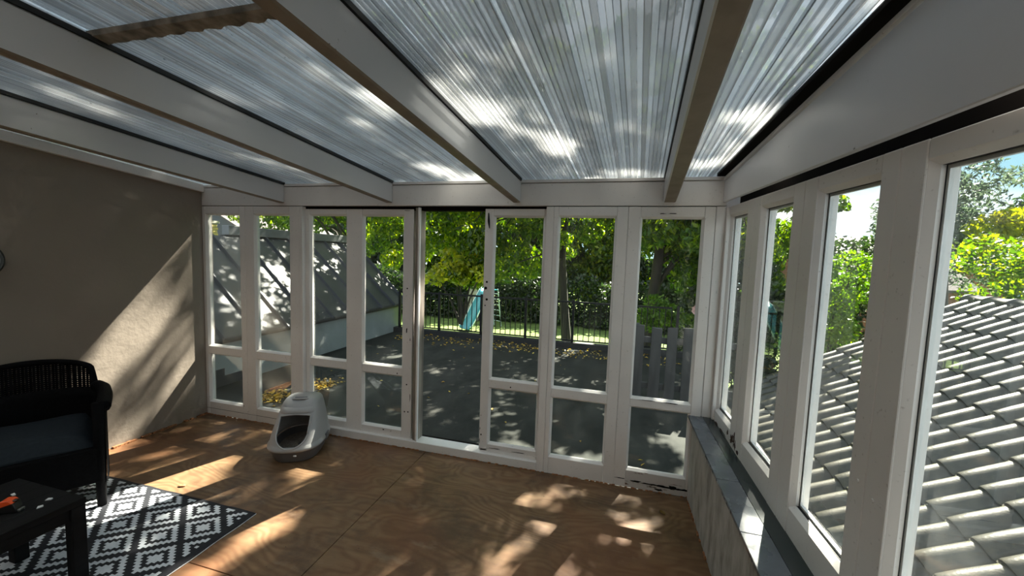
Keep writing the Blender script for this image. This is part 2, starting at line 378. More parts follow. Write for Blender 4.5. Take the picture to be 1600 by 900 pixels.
# gable board above the side windows
gb = struct('wall_gable', 'large white board between the side windows and the roof', 'wall board')
def ztop(y): return 2.062 + .0867 * (YB - y)
def xg(y): return XH + .0358 * (YB - y)
def zbot(y): return 1.933 - .0255 * (YB - y)
def slab(y0, y1, x0, x1, zb, zt):
    P = []
    for zf in (zb, zt):
        P += [(xg(y0) + x0, y0, zf(y0)), (xg(y0) + x1, y0, zf(y0)), (xg(y1) + x1, y1, zf(y1)), (xg(y1) + x0, y1, zf(y1))]
    return Geo().hexa(P)
part('gable_board', slab(YF, YB, 0, .02, zbot, ztop), M['rafter'], gb, .003)
part('gable_batten', slab(YF, YB, -.008, .02, lambda y: ztop(y) + .004, lambda y: ztop(y) + .022), M['paint'], gb, .002)
part('gable_seal', slab(YF, YB, -.045, .05, lambda y: ztop(y) + .030, lambda y: ztop(y) + .05), M['gap'], gb)
part('head_gap', Geo().box(YF, YB, .06, .09, 1.85, 2.1, mr), M['gap'], gb)  # blackened backing: the recess's shade put into its colour

# ---------------------------------------------------------------- windows and doors
def ring(mp, u0, u1, z0, z1, w, d0, d1):
    """glazing bead: a sloped ring, outer edge at depth d0, inner edge at d1"""
    g = Geo(); o = [(u0, z0), (u1, z0), (u1, z1), (u0, z1)]; i_ = [(u0 + w, z0 + w), (u1 - w, z0 + w), (u1 - w, z1 - w), (u0 + w, z1 - w)]
    for k in range(4):
        k2 = (k + 1) % 4
        g.hexa([mp(o[k][0], d0, o[k][1]), mp(o[k2][0], d0, o[k2][1]), mp(o[k2][0], d1 + .004, o[k2][1]), mp(o[k][0], d1 + .004, o[k][1]),
                mp(i_[k][0], d1 - .006, i_[k][1]), mp(i_[k2][0], d1 - .006, i_[k2][1]), mp(i_[k2][0], d1 + .004, i_[k2][1]), mp(i_[k][0], d1 + .004, i_[k][1])])
    return g
def window(name, mp, stiles, cols, zs, rails, glassm, label, cat='window', depth=.06, mat='paint', bottom_mat=None, front=0, spacer=False, bead=.012):
    """stiles: [(u0,u1)]; cols: pane columns [(u0,u1)]; zs: (bottom, top); rails: [(z0,z1)] from the bottom up"""
    w = struct(name, label, cat)
    for a, b in stiles: part('stile', Geo().box(a + .0007, b - .0007, front, depth, zs[0], zs[1], mp), M[mat], w, .0025)
    for c, (a, b) in enumerate(cols):
        for r, (z0, z1) in enumerate(rails):
            part('rail', Geo().box(a, b, front + .0015, depth, z0, z1, mp), M[bottom_mat if (bottom_mat and r == 0) else mat], w, .0025)
        for r in range(len(rails) - 1):
            z0, z1 = rails[r][1], rails[r + 1][0]
            gm = glassm[c][r] if isinstance(glassm, list) else glassm
            part('glazing_bead', ring(mp, a, b, z0, z1, bead, front + .004, front + .026), M[mat], w)
            gd = front + .030
            part('pane', Geo().box(a + .004, b - .004, gd, gd + .004, z0 + .004, z1 - .004, mp), M[gm], w)
            if spacer:
                part('gasket', ring(mp, a + .008, b - .008, z0 + .010, z1 - .010, .005, gd - .006, gd - .001), M['black'], w)
                part('spacer', ring(mp, a + .010, b - .010, z0 + .013, z1 - .013, .012, gd + .004, gd + .008), M['alu'], w)
    return w
T = 1.906
window('window_1', mb, [(XL, -3.576), (-3.187, -3.125), (-3.125, -3.031), (-2.656, -2.553)], [(-3.576, -3.187), (-3.031, -2.656)], (0, T), [(0, .120), (.575, .643), (1.842, T)], 'glass', 'fixed two pane white window next to the left wall')
part('joint', Geo().box(XL, -2.56, -.0008, .01, .058, .060, mb), M['gap'], bpy.data.objects['window_1'])
trim1 = struct('trim_1', 'white threshold beam under the door opening', 'threshold')
part('threshold', Geo().box(-2.553, -.487, 0, .11, 0, .066, mb), M['paint'], trim1, .004)
part('post', Geo().box(-2.553, -2.522, -.004, .09, .066, T, mb), M['paint'], trim1, .003)
part('door_track', Geo().box(-1.50, -.49, .11, .20, 0, .03, mb), M['gap'], trim1)
d1 = window('door_1', mbs, [(-2.519, -2.457), (-2.100, -1.953), (-1.588, -1.503)], [(-2.457, -2.100), (-1.953, -1.588)], (.071, 1.885), [(.071, .138), (.583, .646), (1.842, 1.885)], [['glass', 'glass'], ['glass_dirty', 'glass']], 'white door sash with two tall panes left of the opening', 'door', depth=.05)
trim2 = struct('trim_2', 'weathered bare wood door jamb left of the opening', 'door jamb')
part('jamb', Geo().box(-1.500, -1.458, .02, .11, .066, 1.90, mb), M['jamb'], trim2, .003)
part('jamb_strip', Geo().box(-1.470, -1.455, .004, .03, .066, 1.90, mb), M['paint'], trim2, .002)
d2 = window('door_2', mbs, [(-.932, -.866), (-.495, -.44)], [(-.866, -.495)], (.089, 1.89), [(.089, .145), (.579, .641), (1.842, 1.89)], [['glass_dirty', 'glass']], 'narrow white sliding door sash right of the opening', 'door', depth=.05)
part('sliding_rail', Geo().box(-.93, -.49, .03, .07, .066, .089, mb), M['paint'], d2, .002)
for (u, z, r) in ((-.905, 1.363, .008), (-.912, 1.318, .011), (-.902, 1.235, .009), (-.913, 1.19, .005)):
    g = Geo(); c = mbs(u, 0, z); g.tube([(c[0], c[1] - .0015, c[2]), (c[0], c[1] + .01, c[2])], r, 10); part('keyhole', g, M['gap'], d2)
g = Geo().tube([mbs(-.905, -.006, 1.86), mbs(-.90, -.012, 1.80), mbs(-.895, -.006, 1.75)], [.004, .009, .003], 8); part('latch_hook', g, M['iron'], d2)
for (u, z) in ((-1.545, .52), (-1.53, .30), (-1.56, .298), (-1.55, 1.28)):
    g = Geo(); c = mbs(u, 0, z); g.tube([(c[0], c[1] - .0015, c[2]), (c[0], c[1] + .01, c[2])], .006, 8); part('keyhole', g, M['gap'], d1)
window('window_2', mb, [(-.487, -.433), (-.433, -.400), (-.012, .060)], [(-.400, -.012)], (0.0, T), [(0, .125), (.567, .631), (1.845, T)], [['glass_dirty', 'glass']], 'white fixed window in the middle with a pale streaked lower pane')
window('window_3', mb, [(.060, .139), (.520, .583)], [(.139, .520)], (0.0, T), [(0, .121), (.573, .627), (1.841, T)], [['glass', 'glass']], 'white fixed window with a rotten bottom rail at the corner', bottom_mat='rotten')
# side windows
RS = [(2.683, 2.372), (2.190, 1.857), (1.675, 1.342), (1.183, .35)]
def seams(a, b): m = (a + b) / 2; return [(a, m), (m, b)]
posts = [(2.683, 2.706), (2.190, 2.372), (1.675, 1.857), (1.183, 1.342)]
st = {0: [(2.372, 2.281), (2.683, YB)], 1: [(2.190, 2.281), (1.857, 1.766)], 2: [(1.675, 1.766), (1.342, 1.271)], 3: [(1.183, 1.271), (.35, .26)]}
lb = ['narrow white side window nearest the corner', 'second white side window from the corner, dark foliage behind', 'third white side window from the corner with a roof and chimney view', 'nearest large white side window with fogged glass']
for k in range(4):
    a, b = RS[k]; ss = [(min(x), max(x)) for x in st[k]]
    window('window_%d' % (4 + k), mr, ss, [(b, a)], (.555, T), [(.555, .628 if k != 1 else .640), (1.855, T)], ['glass', 'glass', 'glass', 'glass_fog'][k] if False else [[['glass'], ['glass'], ['glass'], ['glass_fog']][k]], lb[k], spacer=True, depth=.07, bead=.014)
for k, (y, z) in enumerate(((1.80, .98), (1.745, .965), (1.30, .955), (1.235, .935))):
    g = Geo(); c = mr(y, 0, z); g.tube([(c[0] - .003, c[1], c[2]), (c[0] + .005, c[1], c[2])], .006, 10); part('screw_cap', g, M['paint'], bpy.data.objects['window_6'])
smesh('trim_3', Geo().box(YF, .26, 0, .12, .5, 2.0, mr), M['paint'], 'white solid panel beside the large side window', 'wall panel')
g = Geo().box(YF, YB + .1, .09, .13, -.1, .56, mr); part('outer_cladding', g, M['render'], wr)

def chip(mp, u, z, w, h, parent, name='paint_chip', mat='gap', seed=0):
    r = random.Random(seed + int(u * 997) + int(z * 991)); n = 11; pts = []
    for k in range(n):
        a = 2 * math.pi * k / n; q = r.uniform(.45, 1.1); pts.append((u + w / 2 * math.cos(a) * q, z + h / 2 * math.sin(a) * q))
    g = Geo(); b0 = [mp(p[0], .001, p[1]) for p in pts]; b1 = [mp(p[0], -.0012, p[1]) for p in pts]
    g.v = b0 + b1; g.f = [tuple(range(n))[::-1], tuple(range(n, 2 * n))] + [(k, (k + 1) % n, n + (k + 1) % n, n + k) for k in range(n)]; g.mi = [0] * (n + 2)
    return part(name, g, M[mat], parent)
w3 = bpy.data.objects['window_6'] if False else bpy.data.objects['window_3']
for u, z, w, h in ((.20, .052, .10, .014), (.30, .048, .12, .012), (.39, .046, .10, .022), (.44, .050, .06, .030), (.50, .046, .08, .018), (.36, .020, .07, .016), (.10, .058, .08, .008), (.27, 1.862, .05, .008), (.33, 1.863, .06, .007), (.25, .625, .14, .006), (.40, .624, .12, .007)):
    chip(mb, u, z, w, h, w3)
for u, z, w, h in ((-.925, .26, .006, .03), (-.915, .21, .012, .02), (-.926, .16, .006, .04), (-.92, .36, .005, .012), (-.70, .600, .012, .012), (-.80, .118, .10, .004), (-.62, .116, .12, .004)):
    chip(mbs, u, z, w, h, d2)
for u, z, w, h in ((-1.55, .95, .012, .05), (-1.52, .88, .006, .03), (-1.75, .124, .02, .012), (-1.68, .12, .012, .006), (-1.56, 1.875, .07, .004), (-1.515, .42, .006, .07), (-1.63, .60, .01, .014)):
    chip(mbs, u, z, w, h, d1)
for y, z, w, h in ((2.33, .60, .05, .05), (2.30, .62, .02, .09), (2.345, .585, .04, .03), (2.24, .575, .05, .02), (2.28, .59, .03, .05), (2.50, .567, .14, .010), (2.62, .565, .06, .012), (2.41, .60, .02, .03)):
    chip(mr, y, z, w, h, bpy.data.objects['window_4'], 'rot_patch', 'rotdark')
# ---------------------------------------------------------------- roof
ceil = struct('ceiling', 'translucent corrugated roof on white rafters', 'ceiling')
ZR = 1.932; RH = .150
RY1 = YB; DX = .0567
def rafter(x, w, hgt=RH, zr=ZR, yend=YB):
    # x = lower right edge at the header
    s = YB - YF
    P = []
    for y, z in ((YF, zr + SL * s), (yend, zr)):
        xx = x - DX * (YB - y)
        P.append([(xx - w, y, z), (xx, y, z), (xx, y, z + hgt), (xx - w, y, z + hgt)])
    a, b = P
    g = Geo(); g.v = a + b
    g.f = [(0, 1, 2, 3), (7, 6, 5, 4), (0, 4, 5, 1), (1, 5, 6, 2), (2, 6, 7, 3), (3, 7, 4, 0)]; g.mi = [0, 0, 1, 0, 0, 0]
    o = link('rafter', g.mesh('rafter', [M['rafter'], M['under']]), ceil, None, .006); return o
for x, w in ((-2.700, .055), (-1.685, .055), (-.673, .055), (.270 + .075, .075)): rafter(x, w)
# wall plate against the left wall
g = Geo(); s = YB - YF
g.hexa([(XL, YF, 2.03 + SL * s), (XL + .035, YF, 2.03 + SL * s), (XL + .035, YB, 2.03), (XL, YB, 2.03), (XL, YF, 2.095 + SL * s), (XL + .035, YF, 2.095 + SL * s), (XL + .035, YB, 2.095), (XL, YB, 2.095)])
part('wall_plate', g, M['paint'], ceil, .003)
# twin wall sheets
def sheet(x0, x1, y0, y1, zoff=0):
    """lower skin, upper skin and the webs between them; x0, x1 at the header, edges run with the rafters"""
    def pt(x, y, z): return (x - (DX if x < .5 else -.0358) * (YB - y) * (1 if x < .5 else 1), y, 2.100 + zoff + SL * (YB - y) + z)
    def mapx(u, y): a = pt(x0, y, 0)[0]; b = pt(x1, y, 0)[0]; return a + (b - a) * u
    sh = []
    def quad(g, u0, u1, z0, z1):
        g.poly([(mapx(u0, y0), y0, pt(0, y0, z0)[2]), (mapx(u1, y0), y0, pt(0, y0, z1)[2]), (mapx(u1, y1), y1, pt(0, y1, z1)[2]), (mapx(u0, y1), y1, pt(0, y1, z0)[2])])
    n = int((x1 - x0) / .020)
    top = Geo()
    for k in range(n): quad(top, k / n, (k + 1) / n, .016, .016)
    o = part('roof_sheet', top, M['sheet'], ceil)
    at = o.data.attributes.new('tint', 'FLOAT', 'FACE'); at.data.foreach_set('value', [.55 + random.uniform(-.4, .45) for k in range(n)])
    low = Geo(); rib = Geo(); ft = []
    for k in range(n):
        e_ = .10 + .10 * random.random()
        quad(low, (k + e_) / n, (k + 1) / n, 0, 0); quad(rib, k / n, (k + e_) / n, 0, 0); ft.append(random.choice((.0, .5, 1.0, 1.0)))
    part('lower_skin', low, M['sheet_in'], o)
    ro = part('flute_line', rib, M['rib'], o, kind='stuff'); at = ro.data.attributes.new('tint', 'FLOAT', 'FACE'); at.data.foreach_set('value', ft)
    wb = Geo()
    for k in range(n + 1): quad(wb, k / n, k / n + 1e-5, 0, .016)
    part('flute_web', wb, M['web'], o, kind='stuff')
    return o
EX = YB + .25
def rx(x): return x
LAPX = 1
bays = [(XL, -2.72), (-2.72, -1.705), (-1.705, -.693), (-.693, .325), (.325, XH)]
for i, (a, b) in enumerate(bays):
    if i == 2:
        sheet(a, b, .98, EX); sheet(a, b, YF, 1.03, .014)
    else: sheet(a, b, YF, EX)
# dirty lap joint between the upper and lower sheets
g = Geo(); z_ = lambda y: 2.1 + SL * (YB - y)
lx = lambda x, y: x - DX * (YB - y)
n = 40; rows = []
for yy, zz in ((.976, .014), (.979, -.003), (1.022, -.006), (1.026, .012)):
    rows.append([(lx(-1.705 + 1.012 * k / n, 1.0), yy + (.006 * math.sin(k * 1.9) + .004 * math.sin(k * 4.3) if yy > 1 else 0), z_(yy) + zz) for k in range(n + 1)])
g.grid(rows)
part('lap_joint', g, M['lap'], ceil)
# black seals along the rafters
for x in (-2.700, -1.685, -.673, .270):
    g = Geo(); P = []
    for z in (ZR + RH, ZR + RH + .016):
        for dx in (-.07 if x < .2 else -.006, .006 if x < .2 else .08):
            pass
    sx_ = .006
    a0, a1 = (x - .06, x + .005) if x < .2 else (x - .005, x + .08)
    g.hexa([(a0 - DX * s, YF, ZR + RH + SL * s), (a1 - DX * s, YF, ZR + RH + SL * s), (a1, YB, ZR + RH), (a0, YB, ZR + RH), (a0 - DX * s, YF, ZR + RH + .018 + SL * s), (a1 - DX * s, YF, ZR + RH + .018 + SL * s), (a1, YB, ZR + RH + .018), (a0, YB, ZR + RH + .018)])
    part('rubber_seal', g, M['black'], ceil)

# ---------------------------------------------------------------- rug
RX0, RX1, RY0, RY1_ = -3.36, -1.960, -.20, 1.730
def rug():
    qx, qy = .01875, .0145; nx = int(round((RX1 - RX0) / qx)); ny = int(round((RY1_ - RY0) / qy))
    ox = int(round((RX1 - -2.868) / qx)); oy = int(round((RY1_ - 1.667) / qy))
    g = Geo()
    for i in range(nx + 1):
        for j in range(ny + 1):
            x = RX1 - i * qx; y = RY1_ - j * qy
            g.v.append((x, y, .006 + .0006 * math.sin(x * 9 + y * 5)))
    for i in range(nx):
        for j in range(ny):
            w = 0
            if 2 <= i < nx - 2 and 1 <= j < ny - 1:
                a = (i - ox) % 16; b = (j - oy) % 16
                d1_ = abs((a + 8) % 16 - 8) + abs((b + 8) % 16 - 8); d2_ = abs(a - 8) + abs(b - 8); d = min(d1_, d2_)
                w = 1 if d <= 2 or d in (5, 6) else 0
            b0 = i * (ny + 1) + j
            g.f.append((b0, b0 + 1, b0 + ny + 2, b0 + ny + 1)); g.mi.append(w)
    o = thing('patterned_rug', 'black and white diamond patterned woven rug under the black table', 'rug', (0, 0, 0))
    part('woven_field', g, [M['rugb'], M['rugw']], o)
    e = Geo()
    for a, b in (((RX0, RY1_), (RX1, RY1_)), ((RX1, RY1_), (RX1, RY0)), ((RX1, RY0), (RX0, RY0)), ((RX0, RY0), (RX0, RY1_))):
        n = 40; e.tube([(a[0] + (b[0] - a[0]) * t / n + .002 * math.sin(t * 1.7), a[1] + (b[1] - a[1]) * t / n + .002 * math.sin(t * .9), .004) for t in range(n + 1)], .0035, 5)
    part('edge_binding', e, M['rugb'], o)
    e = Geo(); n = 60
    e.tube([(RX1 + .007 + .002 * math.sin(t * .8), RY0 + (RY1_ - RY0) * t / n, .003) for t in range(n + 1)], .002, 4)
    part('pale_selvedge', e, M['rugw'], o, label='thin pale edge thread')
rug()

# ---------------------------------------------------------------- litter box
def litter_box():
    o = thing('cat_litter_box', 'light grey hooded cat litter box with dark open front, by the windows', 'litter box', (-2.30, 2.43, 0), math.radians(205))
    # local +y is the front
    def ell(a, b, n, t, cy): c, s_ = math.cos(t), math.sin(t); return (a * math.copysign(abs(c) ** (2 / n), c), cy + b * math.copysign(abs(s_) ** (2 / n), s_))
    NP = 72
    secs = [(.000, .150, .200, 0, 2.8), (.012, .158, .208, 0, 2.8), (.090, .178, .232, 0, 2.8), (.096, .182, .238, 0, 2.8)]
    g = Geo(); rows = []
    for z, a, b, cy, n in secs: rows.append([(*ell(a, b, n, 2 * math.pi * k / NP, cy), z) for k in range(NP)])
    rows.append([(*ell(.172, .226, 2.8, 2 * math.pi * k / NP, 0), .096) for k in range(NP)])
    rows.append([(*ell(.150, .200, 2.8, 2 * math.pi * k / NP, 0), .02) for k in range(NP)])
    g.grid(rows, closed=True); g.f.append(tuple(range(NP))[::-1]); g.mi.append(0)
    bb = 5 * NP; g.f.append(tuple(range(bb, bb + NP))); g.mi.append(0)
    part('tray', g, M['tray'], o, smooth=True)
    lg = Geo(); rows = [[(*ell(r * .162, r * .215, 2.8, 2 * math.pi * k / 24, 0), .045 + random.uniform(-.004, .006)) for k in range(24)] for r in (1, .7, .4, .1)]
    lg.grid(rows, closed=True); part('litter', lg, M['sand'], o, kind='stuff')
    # hood
    prof = [(.094, .192, .248, 0, 2.8), (.104, .196, .252, 0, 2.8), (.118, .194, .250, 0, 2.8), (.130, .184, .238, -.004, 2.8), (.16, .178, .226, -.010, 3.0), (.22, .166, .200, -.026, 3.2), (.28, .152, .172, -.045, 3.4), (.34, .137, .142, -.064, 3.6), (.375, .127, .122, -.075, 3.6), (.392, .116, .108, -.080, 3.4), (.400, .098, .09, -.084, 3.2)]
    NP = 120; zs = []
    z = .094
    def sec(z):
        for i in range(len(prof) - 1):
            if prof[i][0] <= z <= prof[i + 1][0] + 1e-9:
                t = (z - prof[i][0]) / (prof[i + 1][0] - prof[i][0]); return [prof[i][k] + (prof[i + 1][k] - prof[i][k]) * t for k in range(1, 5)]
        return list(prof[-1][1:])
    zl = list(np.unique(np.round(np.concatenate([[p[0] for p in prof], np.arange(.135, .375, .006)]), 4)))
    g = Geo(); idx = {}
    def inside(x, z):
        # opening outline: flat-ish arched top, rounded bottom
        hw = .104 * (1 if z > .20 else math.sqrt(max(0, 1 - ((.20 - z) / .078) ** 2)) if z > .122 else 0)
        return abs(x) < hw and .124 < z < .318 - .012 * (x / .1) ** 2
    for zi, z in enumerate(zl):
        a, b, cy, n = sec(z)
        for k in range(NP): g.v.append((*ell(a, b, n, 2 * math.pi * k / NP, cy), z))
    for zi in range(len(zl) - 1):
        zm = (zl[zi] + zl[zi + 1]) / 2
        for k in range(NP):
            k2 = (k + 1) % NP; xm = (g.v[zi * NP + k][0] + g.v[zi * NP + k2][0]) / 2; ym = g.v[zi * NP + k][1]
            if ym > 0 and inside(xm, zm): continue
            g.f.append((zi * NP + k, zi * NP + k2, (zi + 1) * NP + k2, (zi + 1) * NP + k)); g.mi.append(0)
    t0 = (len(zl) - 1) * NP; c0 = len(g.v)
    for r_, dz in ((.7, .005), (.35, .007)):
        for k in range(NP):
            x, y, z = g.v[t0 + k]; g.v.append((x * r_, -.084 + (y + .084) * r_, .400 + dz))
    for a_, b_ in ((t0, c0), (c0, c0 + NP)):
        for k in range(NP): g.f.append((a_ + k, a_ + (k + 1) % NP, b_ + (k + 1) % NP, b_ + k)); g.mi.append(0)
    g.f.append(tuple(range(c0 + NP, c0 + 2 * NP))); g.mi.append(0)
    h = part('hood', g, M['hood'], o, smooth=True)
    sm = h.modifiers.new('thick', 'SOLIDIFY'); sm.thickness = .003; sm.offset = -1
    # rolled rim around the opening
    def front(x, z):
        a, b, cy, n = sec(z); return cy + b * (max(0, 1 - abs(x / a) ** n)) ** (1 / n)
    out = []
    for t in np.linspace(-math.pi, 0, 25): x = .106 * math.cos(t); z = .20 + .080 * math.sin(t); out.append((x, z))
    for t in np.linspace(0, 1, 8)[1:]: out.append((.106, .20 + t * .106))
    for t in np.linspace(1, -1, 15): x = .104 * t; out.append((x, .319 - .012 * t * t))
    for t in np.linspace(1, 0, 8)[:-1]: out.append((-.106, .20 + t * .106))
    out.append(out[0])
    g = Geo().tube([(x, front(x, z) + .001, z) for x, z in out], .0062, 8); part('entrance_rim', g, M['hood'], h, smooth=True)
    # brow over the opening
    rows = []
    for z, dy in ((.322, .0), (.330, .014), (.352, .012), (.360, 0)):
        rows.append([(x, front(x, z) + dy * (1 - (abs(x) / .125) ** 6), z) for x in np.linspace(-.118, .118, 17)])
    part('brow', Geo().grid(rows), M['hood'], h, smooth=True)
    # carrying handle: bridge over a dark bead standing in for the hollow's shade
    g = Geo().tube([(x, .012 - .03 * (x / .07) ** 2, .396 + .012 * (1 - (x / .07) ** 2)) for x in np.linspace(-.062, .062, 11)], [.004] + [.008] * 9 + [.004], 8)
    part('handle', g, M['hood'], h, smooth=True)
    g = Geo().tube([(x, -.018 - .03 * (x / .07) ** 2, .399 + .004 * (1 - (x / .07) ** 2)) for x in np.linspace(-.05, .05, 9)], [.003] + [.010] * 7 + [.003], 8)
    part('hollow_shade', g, M['tray'], h, smooth=True)
    part('latch', Geo().box(-.052, -.030, .236, .2435, .062, .074), M['white'], o, .003, label='small white tag on the tray front')
    g = Geo().box(-.199, -.190, -.035, .035, .085, .135); part('side_clip', g, M['tray'], o, .003)
    g = Geo().box(.190, .199, -.035, .035, .085, .135); part('side_clip', g, M['tray'], o, .003)
litter_box()

# ---------------------------------------------------------------- armchair
def armchair():
    o = thing('rattan_armchair', 'black rattan armchair with a dark grey seat cushion by the left wall', 'armchair', (-3.225, 1.395, .007), math.radians(-118.7 + 0))
    # local +y faces the front; local x = width (.62)
    HW, FR, BK = .30, .28, -.28
    # U-shaped shell seen from above: front right -> back -> front left
    def U(t):       # t 0..1
        pts = [(HW, FR), (HW + .01, .05), (HW - .01, -.12), (HW - .10, -.235), (0, -.275), (-HW + .10, -.235), (-HW + .01, -.12), (-HW - .01, .05), (-HW, FR)]
        k = t * (len(pts) - 1); i = min(int(k), len(pts) - 2); f = k - i
        p0, p1, p2, p3 = pts[max(i - 1, 0)], pts[i], pts[i + 1], pts[min(i + 2, len(pts) - 1)]
        c = lambda a, b, c_, d: .5 * ((2 * b) + (-a + c_) * f + (2 * a - 5 * b + 4 * c_ - d) * f * f + (-a + 3 * b - 3 * c_ + d) * f ** 3)
        return c(p0[0], p1[0], p2[0], p3[0]), c(p0[1], p1[1], p2[1], p3[1])
    def H(t):       # height of the top edge
        a = abs(t - .5) * 2
        if a > .44: return .60 + .02 * (1 - ((a - .44) / .56) ** 2)
        if a > .36: f = (a - .36) / .08; f = f * f * (3 - 2 * f); return .735 * (1 - f) + .62 * f
        return .735 + .045 * math.cos(a / .36 * math.pi / 2)
    def P(t, z, off=0):
        x, y = U(t); x2, y2 = U(min(1, t + .004)); x1, y1 = U(max(0, t - .004)); dx, dy = x2 - x1, y2 - y1; L = math.hypot(dx, dy) or 1
        nx, ny = -dy / L, dx / L; lean = max(0, z - .42) * .10
        bx, by = (x * (1 + lean * .25), y - lean * max(0, -y) / .3)
        return (bx + nx * off, by + ny * off, z)
    N = 64
    rows = []
    for f in np.linspace(0, 1, 9): rows.append([P(k / N, .13 + (.60 - .13) * f, .012) for k in range(N + 1)])
    for f in np.linspace(1, 0, 9): rows.append([P(k / N, .13 + (.60 - .13) * f, -.012) for k in range(N + 1)])
    g = Geo().grid(rows); part('woven_shell', g, M['rattan'], o, smooth=True)
    # arm sides are solid weave, the back is an open weave of strands
    g = Geo(); NS = 112
    for k in range(NS + 1):
        t = k / NS; h = H(t)
        g.tube([P(t, .48 + (h - .48) * f, .004 * (-1) ** k) for f in np.linspace(0, 1, 6)], .0074, 4)
    part('vertical_strands', g, M['rattan'], o, kind='stuff')
    g = Geo()
    z = .585
    while z < .78:
        seg = []
        for k in range(NS * 1 + 1):
            t = k / NS
            if H(t) >= z - .004: seg.append(P(t, z, .005 * (-1) ** k))
            else:
                if len(seg) > 2: g.tube(seg, .0056, 4)
                seg = []
        if len(seg) > 2: g.tube(seg, .0056, 4)
        z += .0125
    part('woven_strands', g, M['rattan'], o, kind='stuff')
    # rolled edge along back and arms
    ts = np.linspace(0, 1, 90)
    rad = [.030 if abs(t - .5) > .29 else .018 for t in ts]
    part('backrest_edge', Geo().tube([P(t, H(t), 0.0) for t in ts[25:65]], .017, 10), M['rattan'], o, smooth=True)
    for sgn, sl in ((1, ts[:26]), (-1, ts[64:])):
        part('armrest', Geo().tube([P(t, H(t) - .006, .006) for t in sl], [.034] * len(sl), 10), M['rattan'], o, smooth=True)
    # seat, apron, legs
    part('seat', Geo().box(-.275, .275, -.26, .275, .325, .365), M['rattan'], o, .01)
    part('apron', Geo().box(-.29, .29, .255, .285, .15, .36), M['rattan'], o, .006)
    for x, y in ((.285, .265), (-.285, .265), (.22, -.25), (-.22, -.25)):
        part('leg', Geo().tube([(x * 1.0, y, 0), (x, y, .20), (x * 1.02, y, .62 if y > 0 else .30)], [.020, .024, .030 if y > 0 else .02], 8), M['rattan'], o, smooth=True)
    # cushion
    rows = []
    for i in range(15):
        v = -1 + 2 * i / 14; rows.append([(.262 * u, .005 + .262 * v, .372 + .078 * (max(0, 1 - abs(u) ** 5) ** .35) * (max(0, 1 - abs(v) ** 5) ** .35) + .006 * math.sin(u * 3 + v * 2)) for u in np.linspace(-1, 1, 15)])
    low = [[(p[0], p[1], .366) for p in r] for r in rows]
    g = Geo().grid(rows); g.grid(low)
    n = 15
    for a, b in (([r[0] for r in rows], [r[0] for r in low]), ([r[-1] for r in rows], [r[-1] for r in low]), (rows[0], low[0]), (rows[-1], low[-1])): g.grid([a, b])
    c = part('seat_cushion', g, M['cushion'], o, smooth=True, label='flat dark grey seat cushion')
armchair()

# ---------------------------------------------------------------- table and what lies on it
TX0, TX1, TY0, TY1, TZ = -2.74, -2.265, .675, 1.150, .40
def table():
    o = thing('side_table', 'low square black wooden table standing on the patterned rug', 'table', ((TX0 + TX1) / 2, (TY0 + TY1) / 2, 0))
    w = (TX1 - TX0) / 2
    for k in range(5):
        a = -w + k * 2 * w / 5; part('top_slat', Geo().box(a + .001, a + 2 * w / 5 - .001, -w, w, TZ - .03, TZ), M['blackwood'], o, .002)
    for sx_ in (-1, 1):
        for sy in (-1, 1):
            part('leg', Geo().box(sx_ * (w - .052) if sx_ > 0 else -w + .002, w - .002 if sx_ > 0 else -w + .052, sy * (w - .052) if sy > 0 else -w + .002, w - .002 if sy > 0 else -w + .052, 0.007, TZ - .03), M['blackwood'], o, .003)
    for k in range(4):
        g = Geo(); a = w - .035; b = w - .015
        if k == 0: g.box(-b, b, a, b, TZ - .09, TZ - .03)
        if k == 1: g.box(-b, b, -b, -a, TZ - .09, TZ - .03)
        if k == 2: g.box(a, b, -a, a, TZ - .09, TZ - .03)
        if k == 3: g.box(-b, -a, -a, a, TZ - .09, TZ - .03)
        part('rail', g, M['blackwood'], o, .002)
table()
def tape():
    o = thing('tape_measure', 'orange and black tape measure on the black table', 'tape measure', (-2.43, .985, TZ), math.radians(30))
    g = Geo(); n = 14
    prof = [(-.034, .004), (-.036, .02), (-.028, .042), (-.012, .054), (.012, .054), (.028, .04), (.036, .018), (.036, .002), (-.034, .002)]
    def ex(pr, y0, y1, g):
        b = len(g.v)
        for y in (y0, y1):
            for x, z in pr: g.v.append((x, y, z))
        m = len(pr)
        g.f.append(tuple(range(b, b + m))); g.f.append(tuple(range(b + m, b + 2 * m))[::-1]); g.mi += [0, 0]
        for k in range(m): g.f.append((b + k, b + (k + 1) % m, b + m + (k + 1) % m, b + m + k)); g.mi.append(0)
    ex(prof, -.018, .018, g); part('case', g, M['blackp'], o, .002)
    g = Geo(); ex([(x * .95, z + .002) for x, z in prof[1:6]], -.0195, .0195, g); part('orange_shell', g, M['orange'], o, .002, label='bright orange upper shell')
    part('tape_hook', Geo().box(.036, .046, -.012, .012, .001, .012), M['steel'], o, .001)
    part('thumb_lock', Geo().box(.018, .034, -.008, .008, .044, .052), M['blackp'], o, .002)
tape()
def bits():
    for i, (x, y, lab) in enumerate(((-2.575, 1.06, 'tiny pale scrap on the table behind the tape measure'), (-2.385, 1.085, 'small white scrap by the far end of the tape measure'), (-2.35, 1.04, 'small white scrap nearest the table corner'))):
        g = Geo(); pts = [(-.011, -.004, .001), (.008, -.006, .001), (.012, .003, .001), (-.004, .006, .001)]
        g.hexa([(p[0], p[1], .0005) for p in pts] + [(p[0] * .9, p[1] * .9, .004 + .001 * k) for k, p in enumerate(pts)])
        o = link('plastic_scrap', g.mesh('plastic_scrap', M['white']), None, (x, y, TZ)); o.rotation_euler = (0, 0, .7 * i); tag(o, lab, 'scrap')
bits()

